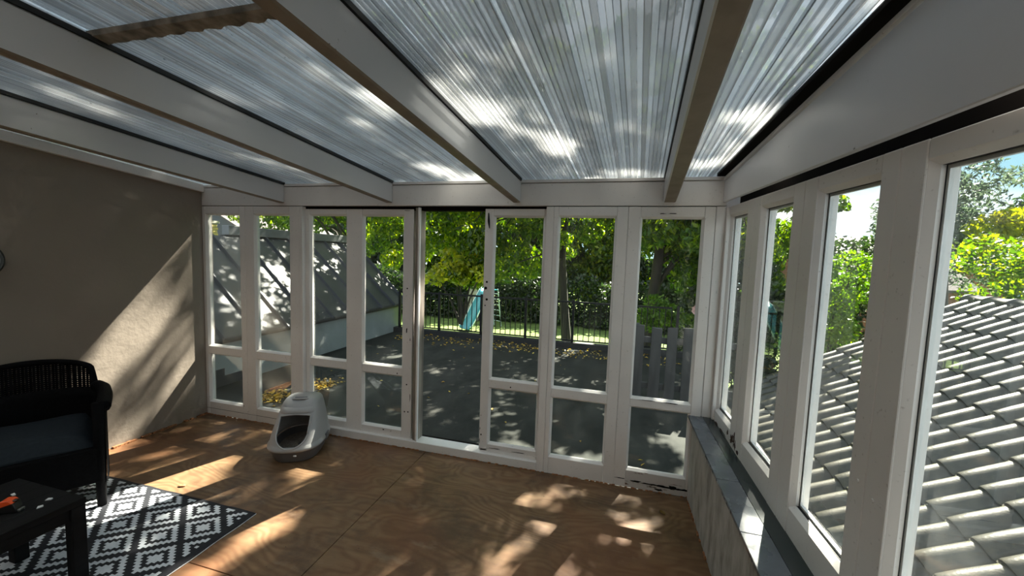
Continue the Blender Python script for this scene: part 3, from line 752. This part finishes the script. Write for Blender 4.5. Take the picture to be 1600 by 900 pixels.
# round dark object on the wall, at the picture's left edge
d = thing('wall_clock', 'dark round clock hanging on the beige left wall', 'clock', (XL, 1.395, 1.425), 0)
g = Geo(); g.tube([(0, 0, 0), (.022, 0, 0), (.03, 0, 0)], [.115, .115, .105], 40); part('clock_case', g, M['blackp'], d, smooth=False)
g = Geo(); g.tube([(.0295, 0, 0), (.031, 0, 0)], .092, 40); part('clock_face', g, M['tray'], d)

# leaves on the floor
def one_leaf(x, y, z, s, rz, col, label):
    g = Geo(); n = 9
    L = [(0, -.5), (.16, -.3), (.26, 0), (.2, .25), (0, .55), (-.2, .25), (-.26, 0), (-.16, -.3)]
    g.v.append((0, 0, .0)); 
    for a, b in L: g.v.append((a * s, b * s, s * .28 * abs(a) + .06 * s * b * b + .002))
    for k in range(8): g.f.append((0, 1 + k, 1 + (k + 1) % 8)); g.mi.append(0)
    o = link('fallen_leaf', g.mesh('fallen_leaf', M[col], True), None, (x, y, z)); o.rotation_euler = (0, 0, rz)
    m = o.modifiers.new('thick', 'SOLIDIFY'); m.thickness = .0012
    return tag(o, label, 'leaf')
one_leaf(.359, 2.484, .002, .05, .6, 'litter', 'curled pale leaf on the plywood floor near the low wall')
one_leaf(-2.63, 1.80, .002, .05, 1.9, 'foam', 'dark brown leaf on the plywood beside the rug edge')

# ================================================================ outside
ZT = -.10
smesh('terrace', Geo().box(-4.45, 1.35, YB + .09, 7.25, ZT - .3, ZT), M['felt'], 'dark bitumen flat roof terrace outside the windows', 'terrace')
smesh('terrace_kerb', Geo().box(-4.45, 1.35, 7.22, 7.36, ZT, ZT + .10), M['kerb'], 'low black kerb at the far edge of the terrace', 'kerb')
smesh('lawn', Geo().box(-60, 60, 7.4, 70, -2.9, -2.6), M['lawn'], 'sunlit green garden lawn below the terrace', 'lawn')
# leaf litter
def litter_mesh(n, fn, smin, smax):
    V = []; F = []; T = []
    for i in range(n):
        x, y, z = fn(); s = random.uniform(smin, smax); a = random.uniform(0, 6.28); ca, sa = math.cos(a), math.sin(a); b = len(V)
        for px, py, pz in ((0, -.5, 0), (.28, 0, random.uniform(0, .4)), (0, .5, random.uniform(0, .3)), (-.28, 0, random.uniform(0, .4))):
            V.append((x + s * (px * ca - py * sa), y + s * (px * sa + py * ca), z + s * pz))
        F.append((b, b + 1, b + 2)); F.append((b, b + 2, b + 3)); t = random.random(); T += [t, t]
    me = bpy.data.meshes.new('leaf_litter'); me.from_pydata(V, [], F); me.materials.append(M['litter'])
    at = me.attributes.new('tint', 'FLOAT', 'FACE'); at.data.foreach_set('value', T); return me
def gauss(cx, cy, sx_, sy): return lambda: (random.gauss(cx, sx_), random.gauss(cy, sy), ZT + .003 + random.random() * .02)
o = link('leaf_litter', litter_mesh(170, gauss(-3.62, 3.42, .11, .10), .03, .06)); tag(o, 'heap of golden dry leaves on the terrace by the left windows', 'dry leaves', kind='stuff')
o = link('leaf_litter', litter_mesh(110, gauss(-3.42, 3.93, .10, .12), .03, .06)); tag(o, 'second golden leaf heap on the terrace, a little farther out', 'dry leaves', kind='stuff')
o = link('leaf_litter', litter_mesh(420, lambda: (random.uniform(-4.2, 1.1), min(7.2, random.gauss(6.85, .22)), ZT + .004 + random.random() * .01), .03, .07)); tag(o, 'scattered dry leaves along the black kerb and railing', 'dry leaves', kind='stuff')
o = link('leaf_litter', litter_mesh(45, lambda: (random.uniform(-4.2, 1.1), random.uniform(2.9, 6.2), ZT + .004), .03, .055)); tag(o, 'single dry leaves strewn over the middle of the dark terrace', 'dry leaves', kind='stuff')

# railing
rl = thing('metal_railing', 'black metal railing at the far edge of the terrace', 'railing', (0, 7.25, 0))
part('top_rail', Geo().box(-4.33, .98, -.02, .02, .745, .775), M['iron'], rl)
part('bottom_rail', Geo().box(-4.33, .98, -.012, .012, .03, .055), M['iron'], rl)
me = Geo().box(-.007, .007, -.007, .007, .05, .75).mesh('baluster', M['iron'])
for k in range(54):
    if k % 9: link('baluster', me, rl, (-4.32 + k * .1, 0, 0))
me = Geo().box(-.022, .022, -.022, .022, -.0, .80).mesh('post', M['iron'])
for k in range(0, 55, 9): link('post', me, rl, (-4.32 + k * .1, 0, 0))

# zinc roofed building on the left
WX = -4.433; EZ = .49; PIT = math.radians(43); RXx = -5.73; RZ = 1.70; Y0, Y1 = 2.4, 7.62
mrf = thing('zinc_roofed_extension', 'low extension with dark standing seam zinc roof on the left', 'building', (0, 0, 0))
part('side_wall', Geo().box(WX - 2.6, WX - .02, Y0 + .2, Y1 - .12, -2.6, EZ - .02), M['render'], mrf)
part('fascia', Geo().box(WX - .06, WX + .03, Y0, Y1, EZ - .075, EZ - .01), M['seam'], mrf, .004)
part('gutter', Geo().tube([(WX + .03, Y0, EZ - .035), (WX + .03, Y1, EZ - .035)], .035, 10), M['kerb'], mrf)
ysm = [Y0 + .02] + [2.58 + .456 * k for k in range(0, 12) if 2.58 + .456 * k < Y1 - .1] + [Y1]
ux, uz = -math.cos(PIT), math.sin(PIT); LEN = (WX - RXx) / math.cos(PIT)
def rp_(s_, y, n): return (WX + .05 + ux * s_ + math.sin(PIT) * n, y, EZ + uz * s_ - .045 + math.cos(PIT) * n)
for a, b in zip(ysm[:-1], ysm[1:]):
    g = Geo().hexa([rp_(0, a, 0), rp_(0, b, 0), rp_(LEN + .07, b, 0), rp_(LEN + .07, a, 0), rp_(0, a, .02), rp_(0, b, .02), rp_(LEN + .07, b, .02), rp_(LEN + .07, a, .02)])
    part('zinc_panel', g, M['zinc'], mrf)
for y in ysm[1:]:
    g = Geo().hexa([rp_(0, y - .016, .02), rp_(0, y + .016, .02), rp_(LEN + .06, y + .016, .02), rp_(LEN + .06, y - .016, .02), rp_(0, y - .010, .06), rp_(0, y + .010, .06), rp_(LEN + .06, y + .010, .06), rp_(LEN + .06, y - .010, .06)])
    part('standing_seam', g, M['seam'], mrf)
part('ridge_box', Geo().box(RXx - .10, RXx + .04, 4.66, Y1 - .06, RZ + .035, RZ + .18), M['ridgecap'], mrf, .006)
part('ridge_shadow_gap', Geo().box(RXx - .08, RXx + .01, 4.62, Y1 - .08, RZ - .04, RZ + .035), M['kerb'], mrf)  # black block stands in for the shade under the ridge box
part('back_slope', Geo().hexa([(RXx, Y0, RZ), (RXx, Y1, RZ), (RXx - 2.2, Y1, EZ), (RXx - 2.2, Y0, EZ), (RXx, Y0, RZ + .02), (RXx, Y1, RZ + .02), (RXx - 2.2, Y1, EZ + .02), (RXx - 2.2, Y0, EZ + .02)]), M['zinc'], mrf)
g = Geo(); g.poly([(WX, Y1 - .12, EZ - .03), (RXx, Y1 - .12, RZ - .02), (RXx - 2.2, Y1 - .12, EZ - .03)]); g.poly([(WX, Y1 - .2, EZ - .03), (RXx, Y1 - .2, RZ - .02), (RXx - 2.2, Y1 - .2, EZ - .03)]); part('gable_wall', g, M['render'], mrf)
# stepped flashing
for k in range(3): part('flashing', Geo().box(WX - .02, WX - .012, 2.95 + k * .3, 3.25 + k * .3, ZT, ZT + .30 - k * .09), M['zinc'], mrf)

# picket fence on the right of the terrace
pf = thing('picket_fence', 'weathered grey plank fence standing at the right of the terrace', 'fence', (0, 4.70, ZT))
random.seed(3)
for k in range(7):
    x = .245 + k * .178; w = .118 + random.uniform(-.012, .014); h = .925 + random.uniform(-.02, .02)
    g = Geo().hexa([(0, -.01, 0), (w, -.01, 0), (w, .01, 0), (0, .01, 0), (.004, -.01, h), (w - .004, -.01, h + random.uniform(-.015, .015)), (w - .004, .01, h), (.004, .01, h)])
    o = part('picket', g, M['picket'], pf, .003, loc=(x, 0, 0)); o.rotation_euler = (0, random.uniform(-.012, .012), 0)
for z in (.18, .72): part('cross_rail', Geo().box(.22, 1.45, .012, .045, z, z + .07), M['picket'], pf, .003)
for x in (.235, 1.38): part('fence_post', Geo().box(x, x + .07, .046, .11, 0, .93), M['picket'], pf, .003)

# ---------------------------------------------------------------- tiled roof on the right
TH = math.radians(30); cT, sT = math.cos(TH), math.sin(TH)
PX0, PZ0 = 2.203, -.2233
def tr(s_, y, n):          # s_ up the slope from the eave
    ex, ez = 1.42, PZ0 + (1.42 - PX0) * math.tan(TH)
    return (ex + s_ * cT - n * sT, y, ez + s_ * sT + n * cT)
trf = thing('pantiled_roof', 'grey mossy pantiled roof right outside the side windows', 'roof', tr(0, 0, 0)); trf.rotation_euler = (0, -TH, 0)
CW, LN = .188, .335; YV = 6.62
def tile_mesh():
    g = Geo(); prof = []
    for u in np.linspace(0, 1, 17):
        if u < .62: z = .058 * math.sin(u / .62 * math.pi) ** .55
        else: z = -.012 * math.sin((u - .62) / .38 * math.pi)
        prof.append((-(u * (CW + .008)), z))
    g.grid([[(v, y, z + lift) for y, z in prof] for v, lift in ((0, .026), (.012, .030), (.12, .025), (LN + .05, .0))])
    n0 = len(g.f)
    g.grid([[(0, y, z + .026 - .020) for y, z in prof], [(0, y, z + .026) for y, z in prof]])
    me = g.mesh('roof_tile', M['tile'], True)
    return me
tm = tile_mesh()
for p in tm.polygons: p.use_smooth = abs(p.normal.x) < .9
camM = cam.matrix_world.inverted(); FP = 610.983
def topx(p):
    q = camM @ Vector(p)
    return (800 + FP * q.x / -q.z, 450 - FP * q.y / -q.z) if q.z < -.05 else None
cnt = 0; rest = []
spots = []
for r in range(11):
    for c in range(34):
        s_ = r * LN; y = YV - c * CW
        px = topx(tr(s_ + .15, y - .1, .03))
        vis = px is not None and px[0] < 1660 and px[1] < 960
        spots.append((vis, r, c, s_, y))
seen_ = [t for t in spots if t[0]][:]
seen_.sort(key=lambda t: (t[4] + t[3]))
keep = set((t[1], t[2]) for t in seen_[:298])
for vis, r, c, s_, y in spots:
    if (r, c) in keep:
        o = link('roof_tile', tm, trf, (s_, y, random.uniform(-.003, .003))); o.rotation_euler = (random.uniform(-.015, .015), random.uniform(-.006, .006), random.uniform(-.008, .008))
    else: rest.append((s_, y))
if rest:
    g = Geo()
    base_v = [tuple(v.co) for v in tm.vertices]; base_f = [tuple(p.vertices) for p in tm.polygons]
    for s_, y in rest:
        b = len(g.v); g.v += [(v[0] + s_, v[1] + y, v[2]) for v in base_v]; g.f += [tuple(b + i for i in f) for f in base_f]; g.mi += [0] * len(base_f)
    part('far_roof_tiles', g, M['tile'], trf, kind='stuff')
SLN = 11 * LN
part('underlay', Geo().box(-.02, SLN, -.2, YV - .02, -.06, -.02), M['gap'], trf)
part('verge_board', Geo().box(-.02, SLN, YV - .03, YV + .02, -.14, .01), M['gap'], trf)
rp0 = (SLN + .01)
def ridge_tile():
    g = Geo(); rows = []
    for v, r in ((0, .112), (.03, .112), (.031, .100), (.34, .092)):
        rows.append([(r * math.cos(a), -v, r * .8 * math.sin(a)) for a in np.linspace(-.15, math.pi + .15, 13)])
    g.grid(rows); g.grid([rows[0], [(p[0] * .86, p[1], p[2] * .86) for p in rows[0]]]); return g.mesh('ridge_tile', M['tile'], True)
rm = ridge_tile()
for k in range(16):
    o = link('ridge_tile', rm, trf, (rp0, YV + .03 - k * .315, .005)); o.rotation_euler = (0, TH, 0)
g = Geo(); P0 = tr(SLN, YV, 0); g.hexa([(P0[0], -.3, P0[2] - .03), (P0[0], YV, P0[2] - .03), (P0[0] + 2.5, YV, P0[2] - 1.5), (P0[0] + 2.5, -.3, P0[2] - 1.5), (P0[0], -.3, P0[2]), (P0[0], YV, P0[2]), (P0[0] + 2.5, YV, P0[2] - 1.45), (P0[0] + 2.5, -.3, P0[2] - 1.45)])
smesh('outbuilding_wall', Geo().box(1.5, 7.0, 0, YV - .1, -2.6, -.76), M['brick'], 'brick wall under the tiled roof', 'wall')
trf_back = part('back_slope', g, M['tile'], trf); trf_back.matrix_parent_inverse = (Matrix.Translation(Vector(tr(0, 0, 0))) @ Matrix.Rotation(-TH, 4, 'Y')).inverted()
smesh('gutter_strip', Geo().box(.9, 1.5, 0, 7.3, -2.6, -.95), M['kerb'], 'dark gutter strip between sunroom and tiled roof', 'gutter')  # solid dark block standing in for the gutter

# ---------------------------------------------------------------- far things
def house(name, label, x0, x1, y0, y1, zb, ze, zr, wallm, axis='x'):
    h = thing(name, label, 'house', ((x0 + x1) / 2, (y0 + y1) / 2, zb)); cx, cy = h.location.x, h.location.y
    a, b, c, d = x0 - cx, x1 - cx, y0 - cy, y1 - cy; H = ze - zb; R = zr - zb
    g = Geo().box(a, b, c, d, 0, H)
    if axis == 'x': g.poly([(a, c, H), (a, d, H), (a, 0, R)]); g.poly([(b, c, H), (b, d, H), (b, 0, R)])
    else: g.poly([(a, c, H), (b, c, H), (0, c, R)]); g.poly([(a, d, H), (b, d, H), (0, d, R)])
    part('walls', g, wallm, h)
    for s_ in (-1, 1):
        if axis == 'x':
            y_ = c if s_ < 0 else d
            q = [(a - .2, y_ * 1.06, H - .1), (b + .2, y_ * 1.06, H - .1), (b + .2, 0, R + .05), (a - .2, 0, R + .05)]
        else:
            x_ = a if s_ < 0 else b
            q = [(x_ * 1.06, c - .2, H - .1), (x_ * 1.06, d + .2, H - .1), (0, d + .2, R + .05), (0, c - .2, R + .05)]
        part('roof_slope', Geo().hexa(q + [(p[0], p[1], p[2] + .12) for p in q]), M['rooftile'], h)
    return h
h = house('neighbour_house', 'far dark roofed house with a brick chimney beyond the third side window', 10.2, 19, 25, 33, -2.6, 1.9, 3.35, M['brick'])
c = part('chimney', Geo().box(-3.55, -3.0, -3.3, -2.7, 4.0, 6.05), M['brick'], h); part('chimney_cap', Geo().box(-3.6, -2.95, -3.35, -2.65, 6.05, 6.12), M['mortar'], c)
for k in range(3): part('window', Geo().box(-3.4 + k * 2.4, -2.4 + k * 2.4, -4.04, -3.98, 2.4, 3.7), M['slate'], h)
h2 = thing('white_ridged_shed', 'low tiled shed with a pale ridge beyond the leafy shrub', 'shed', (10.75, 19.5, -2.3))
part('walls', Geo().box(-1.8, 1.8, -1.4, 1.4, -.3, 3.2), M['brick'], h2)
part('roof_slope', Geo().hexa([(-1.95, -1.7, 3.1), (1.95, -1.7, 3.1), (1.95, 0, 4.25), (-1.95, 0, 4.25), (-1.95, -1.7, 3.2), (1.95, -1.7, 3.2), (1.95, 0, 4.35), (-1.95, 0, 4.35)]), M['rooftile'], h2)
part('ridge', Geo().tube([(-1.95, 0, 4.36), (1.95, 0, 4.36)], .07, 8), M['white'], h2)
h3 = house('grey_gabled_house', 'grey gabled house beyond the zinc roof at far left', -24, -17, 15.5, 22, -2.6, 1.9, 3.6, M['zinc'], 'y')
# yellow brick chimney
yc = thing('yellow_brick_chimney', 'yellow brick chimney stack seen beyond the zinc roof end', 'chimney', (-18.0, 13.7, 0))
part('mortar_core', Geo().box(-.27, .27, -.27, .27, -2.6, 2.62), M['mortar'], yc)
bme = Geo().box(-.125, .125, -.02, .02, -.055, .055).mesh('brick', M['ybrick'])
for r in range(11):
    for k in range(2):
        for f in range(2):
            off = .07 if r % 2 else -.07
            z = 1.2 + r * .13
            if f == 0: link('brick', bme, yc, (-.14 + k * .275 + off * .3, -.275, z))
            else: o = link('brick', bme, yc, (.275, -.14 + k * .275 + off * .3, z)); o.rotation_euler = (0, 0, math.pi / 2)
part('chimney_cap', Geo().box(-.33, .33, -.33, .33, 2.62, 2.72), M['mortar'], yc)

# slide
sl = thing('garden_slide', 'turquoise plastic slide standing on the lawn beyond the railing', 'slide', (-7.95, 20.1, -2.6), math.radians(62))
path = [(0, 0, .06), (.16, 0, .12), (.40, 0, .42), (.95, 0, 1.30), (1.45, 0, 2.02), (1.75, 0, 2.22)]
def off(p, dy, dz): return (p[0], p[1] + dy, p[2] + dz)
rows = [[off(p, dy, dz) for dy, dz in ((-.45, .16), (-.41, .02), (0, 0), (.41, .02), (.45, .16))] for p in path]
g = Geo().grid(rows); o = part('chute', g, M['slide'], sl, smooth=True); o.modifiers.new('t', 'SOLIDIFY').thickness = .03
for s_ in (-1, 1): part('side_rail', Geo().tube([off(p, s_ * .45, .17) for p in path], .03, 6), M['sliderail'], sl)
part('platform', Geo().box(1.72, 2.25, -.3, .3, 2.17, 2.22), M['slide'], sl)
for s_ in (-1, 1):
    part('leg', Geo().tube([(2.6, s_ * .3, 0), (2.25, s_ * .28, 2.25)], .03, 6), M['sliderail'], sl)
    part('leg', Geo().tube([(1.75, s_ * .28, 0), (1.75, s_ * .28, 2.2)], .03, 6), M['sliderail'], sl)
for k in range(6): z = .3 + k * .33; x = 2.6 - .138 * z; part('rung', Geo().tube([(x, -.3, z), (x, .3, z)], .02, 6), M['sliderail'], sl)
# stone pier by the hedge
sp = thing('stone_pier', 'pale stone gate pier in front of the dark hedge', 'pier', (-8.7, 23.5, -2.6))
for k in range(9): part('stone', Geo().box(-.32, .32, -.32, .32, k * .24 + .01, (k + 1) * .24), M['mortar'], sp, .02)
part('coping', Geo().box(-.4, .4, -.4, .4, 2.17, 2.27), M['mortar'], sp, .02)

# ---------------------------------------------------------------- foliage
def leaf_mesh(name, blobs, n, size, mat, droop=.5, aspect=.42, seed=1, shell=.35):
    rng = np.random.default_rng(seed)
    B = np.array(blobs, float)          # cx, cy, cz, rx, ry, rz, weight
    w = B[:, 6] / B[:, 6].sum(); idx = rng.choice(len(B), n, p=w)
    d = rng.normal(size=(n, 3)); d /= np.linalg.norm(d, axis=1)[:, None]
    r = (shell + (1 - shell) * rng.random(n)) ** .6
    P = B[idx, :3] + d * r[:, None] * B[idx, 3:6]
    ax = rng.normal(size=(n, 3)); ax[:, 2] -= droop * 2; ax /= np.linalg.norm(ax, axis=1)[:, None]
    sd_ = np.cross(ax, rng.normal(size=(n, 3))); sd_ /= np.linalg.norm(sd_, axis=1)[:, None]
    up = np.cross(ax, sd_)
    s_ = size * (.6 + .8 * rng.random(n))[:, None]
    V = np.empty((n, 4, 3)); V[:, 0] = P - ax * s_ * .5; V[:, 2] = P + ax * s_ * .5
    V[:, 1] = P + sd_ * s_ * aspect * .5 + up * s_ * .06; V[:, 3] = P - sd_ * s_ * aspect * .5 + up * s_ * .06
    me = bpy.data.meshes.new(name); me.vertices.add(4 * n); me.vertices.foreach_set('co', V.reshape(-1))
    me.loops.add(6 * n); li = (np.arange(n)[:, None] * 4 + np.array([0, 1, 2, 0, 2, 3])).reshape(-1).astype(np.int32); me.loops.foreach_set('vertex_index', li)
    me.polygons.add(2 * n); me.polygons.foreach_set('loop_start', np.arange(2 * n, dtype=np.int32) * 3)
    me.update(calc_edges=True); me.validate()
    at = me.attributes.new('tint', 'FLOAT', 'FACE'); t = rng.random(n) * .75 + rng.random(len(B))[idx] * .25; at.data.foreach_set('value', np.repeat(t, 2).astype(np.float32))
    me.materials.append(mat); return me
def tree(name, label, base, top, trunk_r, blobs, n, size, mat, seed=1, cat='tree', droop=.5, aspect=.42, nbr=12, zbase=None, lean=(0, 0)):
    """base (x,y), trunk from the ground to `top` z; blobs are world positions"""
    x, y = base; zb = -2.6 if zbase is None else zbase
    t = thing(name, label, cat, (x, y, zb))
    H = top - zb
    tp = [(lean[0] * f ** 1.3 + .12 * math.sin(f * 5 + seed), lean[1] * f ** 1.3 + .1 * math.cos(f * 4 + seed) - .1, H * f) for f in np.linspace(0, 1, 8)]
    part('trunk', Geo().tube(tp, list(np.linspace(trunk_r * 1.25, trunk_r * .45, 8)), 10), M['bark'], t, smooth=True)
    rng = random.Random(seed); bl = sorted(blobs, key=lambda b: -b[6] * b[3])[:nbr]
    for b in bl:
        f = rng.uniform(.45, .98); k = f * 7; i = min(int(k), 6); s0 = Vector(tp[i]).lerp(Vector(tp[i + 1]), k - i)
        e_ = Vector((b[0] - x, b[1] - y, b[2] - zb)); m1 = s0.lerp(e_, .45) + Vector((rng.uniform(-.2, .2), rng.uniform(-.2, .2), .12 * (e_ - s0).length))
        br = trunk_r * .32
        part('branch', Geo().tube([s0, s0.lerp(m1, .5) + Vector((0, 0, .03)), m1, e_], [br, br * .8, br * .55, br * .15], 6), M['bark'], t, smooth=True)
    L = [(b[0] - x, b[1] - y, b[2] - zb, b[3], b[4], b[5], b[6]) for b in blobs]
    part_o = link('foliage', leaf_mesh('foliage', L, n, size, mat, droop, aspect, seed), t); part_o['kind'] = 'stuff'
    return t
def crown(cx, cy, cz, rx_, ry, rz, k, br, seed, fill=1.0, keep=None):
    """k leaf clumps of radius about br inside an ellipsoid"""
    rng = random.Random(seed); out = []
    while len(out) < k:
        d = Vector((rng.gauss(0, 1), rng.gauss(0, 1), rng.gauss(0, 1))).normalized() * (rng.random() ** .45)
        p = (cx + d.x * rx_, cy + d.y * ry, cz + d.z * rz)
        if keep and not keep(*p): continue
        s_ = br * rng.uniform(.65, 1.3); out.append((*p, s_, s_, s_ * .75, s_ ** 2))
    return out
def hedge(name, label, blobs, n, size, mat, loc, cat='shrub', seed=3, droop=.1, aspect=.5):
    t = thing(name, label, cat, loc)
    L = [(b[0] - loc[0], b[1] - loc[1], b[2] - loc[2], b[3], b[4], b[5], b[6]) for b in blobs]
    rng = random.Random(seed)
    for k in range(5):
        b = L[k % len(L)]; part('stem', Geo().tube([(rng.uniform(-.08, .08), rng.uniform(-.08, .08), 0), (b[0] * .5, b[1] * .5, b[2] * .6), b[:3]], [.035, .022, .008], 6), M['bark'], t)
    o = link('foliage', leaf_mesh('foliage', L, n, size, mat, droop, aspect, seed), t); o['kind'] = 'stuff'; return t

# big walnut over the terrace: it throws the dappled shade
inroom = lambda x, y, z: z > (3.0 if y < 6.5 else 1.2) and not (x > 3.0 and z < 4.7)
A = crown(1.0, 8.0, 3.8, 4.4, 2.2, 2.6, 150, .30, 5, keep=lambda x, y, z: inroom(x, y, z) and z < 6 and x - .3325 * (z - .5) < 1.25)  # clumps kept clear of the sun's path to the tiled roof
A += crown(3.4, 8.1, 2.75, .35, .3, .5, 9, .16, 15)
rngA = random.Random(77)
while len(A) < 440:      # unseen upper crown, placed along the sun's rays to dapple roof and floor
    k = rngA.uniform(4.6, 8.2); p = (rngA.uniform(-4.8, .9) + .395 * k, rngA.uniform(-1.2, 4.2) + k, 1.4 + 1.188 * k)
    if p[1] < 4.8 or p[1] > 11 or p[2] > 10.8: continue
    s_ = .28 * rngA.uniform(.6, 1.3); A.append((*p, s_, s_, s_ * .8, s_ ** 2))
A += crown(2.2, 9.2, 2.6, 1.9, 1.0, 2.2, 60, .4, 9, keep=lambda x, y, z: x < 3.3)
A += crown(.9, 8.6, 2.2, 1.0, .9, .9, 9, .4, 12)
for _ in range(24):
    k = rngA.uniform(4.8, 7.0); p = (rngA.uniform(-4.9, -2.4) + .395 * k, rngA.uniform(.2, 3.2) + k, .9 + 1.188 * k); s_ = .24 * rngA.uniform(.6, 1.3); A.append((*p, s_, s_, s_ * .8, s_ ** 2))  # extra unseen clumps added on the sun's path to shade the left wall
tree('walnut_tree', 'large walnut tree whose trunk stands behind the corner window', (.62, 9.0), 5.0, .125, A, 120000, .13, M['leafg'], 5, lean=(.2, -.8), nbr=26)
Bc = crown(-3.6, 9.6, 4.4, 4.8, 2.2, 4.0, 430, .30, 21, keep=lambda x, y, z: z > .9 and y > 7.4)  # crown raised out of view to shade the zinc roof
Bc += crown(-3.2, 8.3, 1.7, 1.2, .6, .75, 12, .36, 24)
tree('walnut_tree', 'yellow green walnut tree hanging over the railing beyond the door opening', (-1.05, 10.0), 4.6, .12, Bc, 90000, .13, M['leafg'], 8, lean=(-.3, .0), nbr=14)
Cc = crown(-9.5, 11.5, 3.6, 4.2, 2.2, 1.9, 40, .6, 31, keep=lambda x, y, z: z > 2.0)
Cc += crown(-15.6, 15.0, 3.4, 2.4, .7, .8, 16, .42, 33)
tree('walnut_tree', 'green tree rising behind the ridge of the zinc roof', (-9.0, 12.0), 3.8, .2, Cc, 16000, .17, M['leafg'], 12)
yl = crown(-3.3, 7.9, 1.25, .75, .4, .45, 10, .24, 41)
hedge('sunlit_spray', 'bright yellow sunlit leaf spray hanging above the railing in the doorway', yl, 900, .12, M['leafy'], (-3.3, 8.2, .0), 'branch')
# dark hedge and background trees
Hc = [(x, 24.3 + random.uniform(-.4, .4), -2.6 + h_, .8, .7, .7, 1) for x in np.arange(-34, 16, .7) for h_ in (.5, 1.4, 2.3 + random.uniform(-.2, .5))]
hedge('garden_hedge', 'long dark hedge at the end of the lawn', Hc, 46000, .24, M['leafd'], (-8, 24.3, -2.6), 'hedge', droop=0)
bgl = [(-34, 32, 'leafd'), (-27, 33, 'leafg'), (-20, 31, 'leafd'), (-13.5, 32, 'leafg'), (-7, 31, 'leafd'), (-1, 32, 'leafg'), (5, 31, 'leafd')]
names = ['leftmost of the tall trees behind the hedge', 'second tall tree from the left behind the hedge', 'third tall tree from the left behind the hedge', 'tall tree behind the hedge straight beyond the door opening', 'dark tall tree behind the hedge beyond the sliding sash', 'tall tree behind the hedge beyond the middle window', 'dark tall tree at the right end of the hedge']
for k, (x, y, m) in enumerate(bgl):
    tree('garden_tree', names[k], (x, y), 6, .3, crown(x, y, 2.6 + (k % 2), 4.0, 2.5, 5.4, 70, 1.1, 60 + k) + crown(x, y - 1, -.2, 4.2, 1.4, 2.2, 50, .9, 160 + k), 26000, .40, M[m], 60 + k, nbr=6)
# right hand garden
S1 = crown(3.9, 8.6, .72, .65, .6, 1.0, 14, .3, 81)
hedge('leafy_shrub', 'bright green leafy shrub behind the roof in the third side window', S1, 5000, .085, M['leafl'], (3.9, 8.7, -2.6), seed=81)
S2 = crown(.75, 7.6, .55, .4, .25, .35, 7, .2, 84) + crown(1.35, 7.6, .45, .3, .25, .2, 5, .16, 85)
hedge('lime_shrub', 'sunlit lime green shrub above the plank fence', S2, 1500, .08, M['leafl'], (.9, 7.75, -2.6), seed=84)
S3 = crown(7.6, 8.6, 1.15, 2.3, .9, .95, 26, .45, 88)
hedge('green_hedge', 'mid green bushes just behind the tiled roof ridge', S3, 9000, .10, M['leafg'], (7.6, 8.8, -2.6), seed=88)
S4 = crown(8.6, 10.6, 2.2, 1.3, .7, .9, 16, .42, 91)
tree('golden_tree', 'yellow leaved small tree beyond the ridge tiles', (8.7, 10.8), 2.2, .09, S4, 6000, .13, M['leafy'], 91, nbr=8)
S5 = crown(8.2, 12.8, 2.9, 1.5, 1.2, 1.9, 30, .5, 95)
tree('silvery_tree', 'tall grey green tree filling the left of the fogged window', (8.2, 12.8), 4.2, .14, S5, 9000, .12, M['leafs'], 95, nbr=12, droop=-.3)
S6 = crown(14.5, 15, 3.2, 2.6, 1.8, 2.2, 26, .7, 97)
tree('dark_tree', 'dark green tree rising behind the golden one', (14.5, 15), 4.0, .2, S6, 8000, .18, M['leafd'], 97, nbr=10)
S7 = [(8.9 + .5 * math.sin(k * 2.4) * (1 - k / 14), 16 + .4 * math.cos(k * 2.4), .2 + k * .33, .7 * (1.15 - k / 14), .5, .16, 1) for k in range(13)]
tree('conifer', 'airy conifer with level branches in the third side window', (9.0, 16), 4.6, .1, S7, 3200, .14, M['leafs'], 99, nbr=13, aspect=.2)
S8 = crown(5.3, 10.8, .9, 1.2, .6, 1.5, 14, .5, 101)
hedge('dark_undergrowth', 'dark shrub beside the bright one beyond the tiled roof', S8, 4000, .12, M['leafd'], (5.3, 10.8, -2.6), seed=101)
S9 = crown(2.3, 8.1, .1, 1.2, .5, 1.5, 44, .35, 103)
hedge('shaded_shrub', 'shaded shrub between terrace corner and tiled roof', S9, 14000, .10, M['leafd'], (2.1, 7.9, -2.6), seed=103)
pk = [(1.46, 7.5, .72, .11, .06, .08, 1)]
t = thing('pale_blossom', 'pale pink blossom above the plank fence beside the corner post', 'flower', (1.46, 7.55, -.6))
part('stem', Geo().tube([(0, 0, 0), (.02, 0, 1.28)], .012, 6), M['bark'], t)
o = link('petals', leaf_mesh('petals', [(0, -.05, 1.33, .11, .07, .09, 1)], 60, .09, M['pink'], 0, .9, 4), t); o['kind'] = 'stuff'
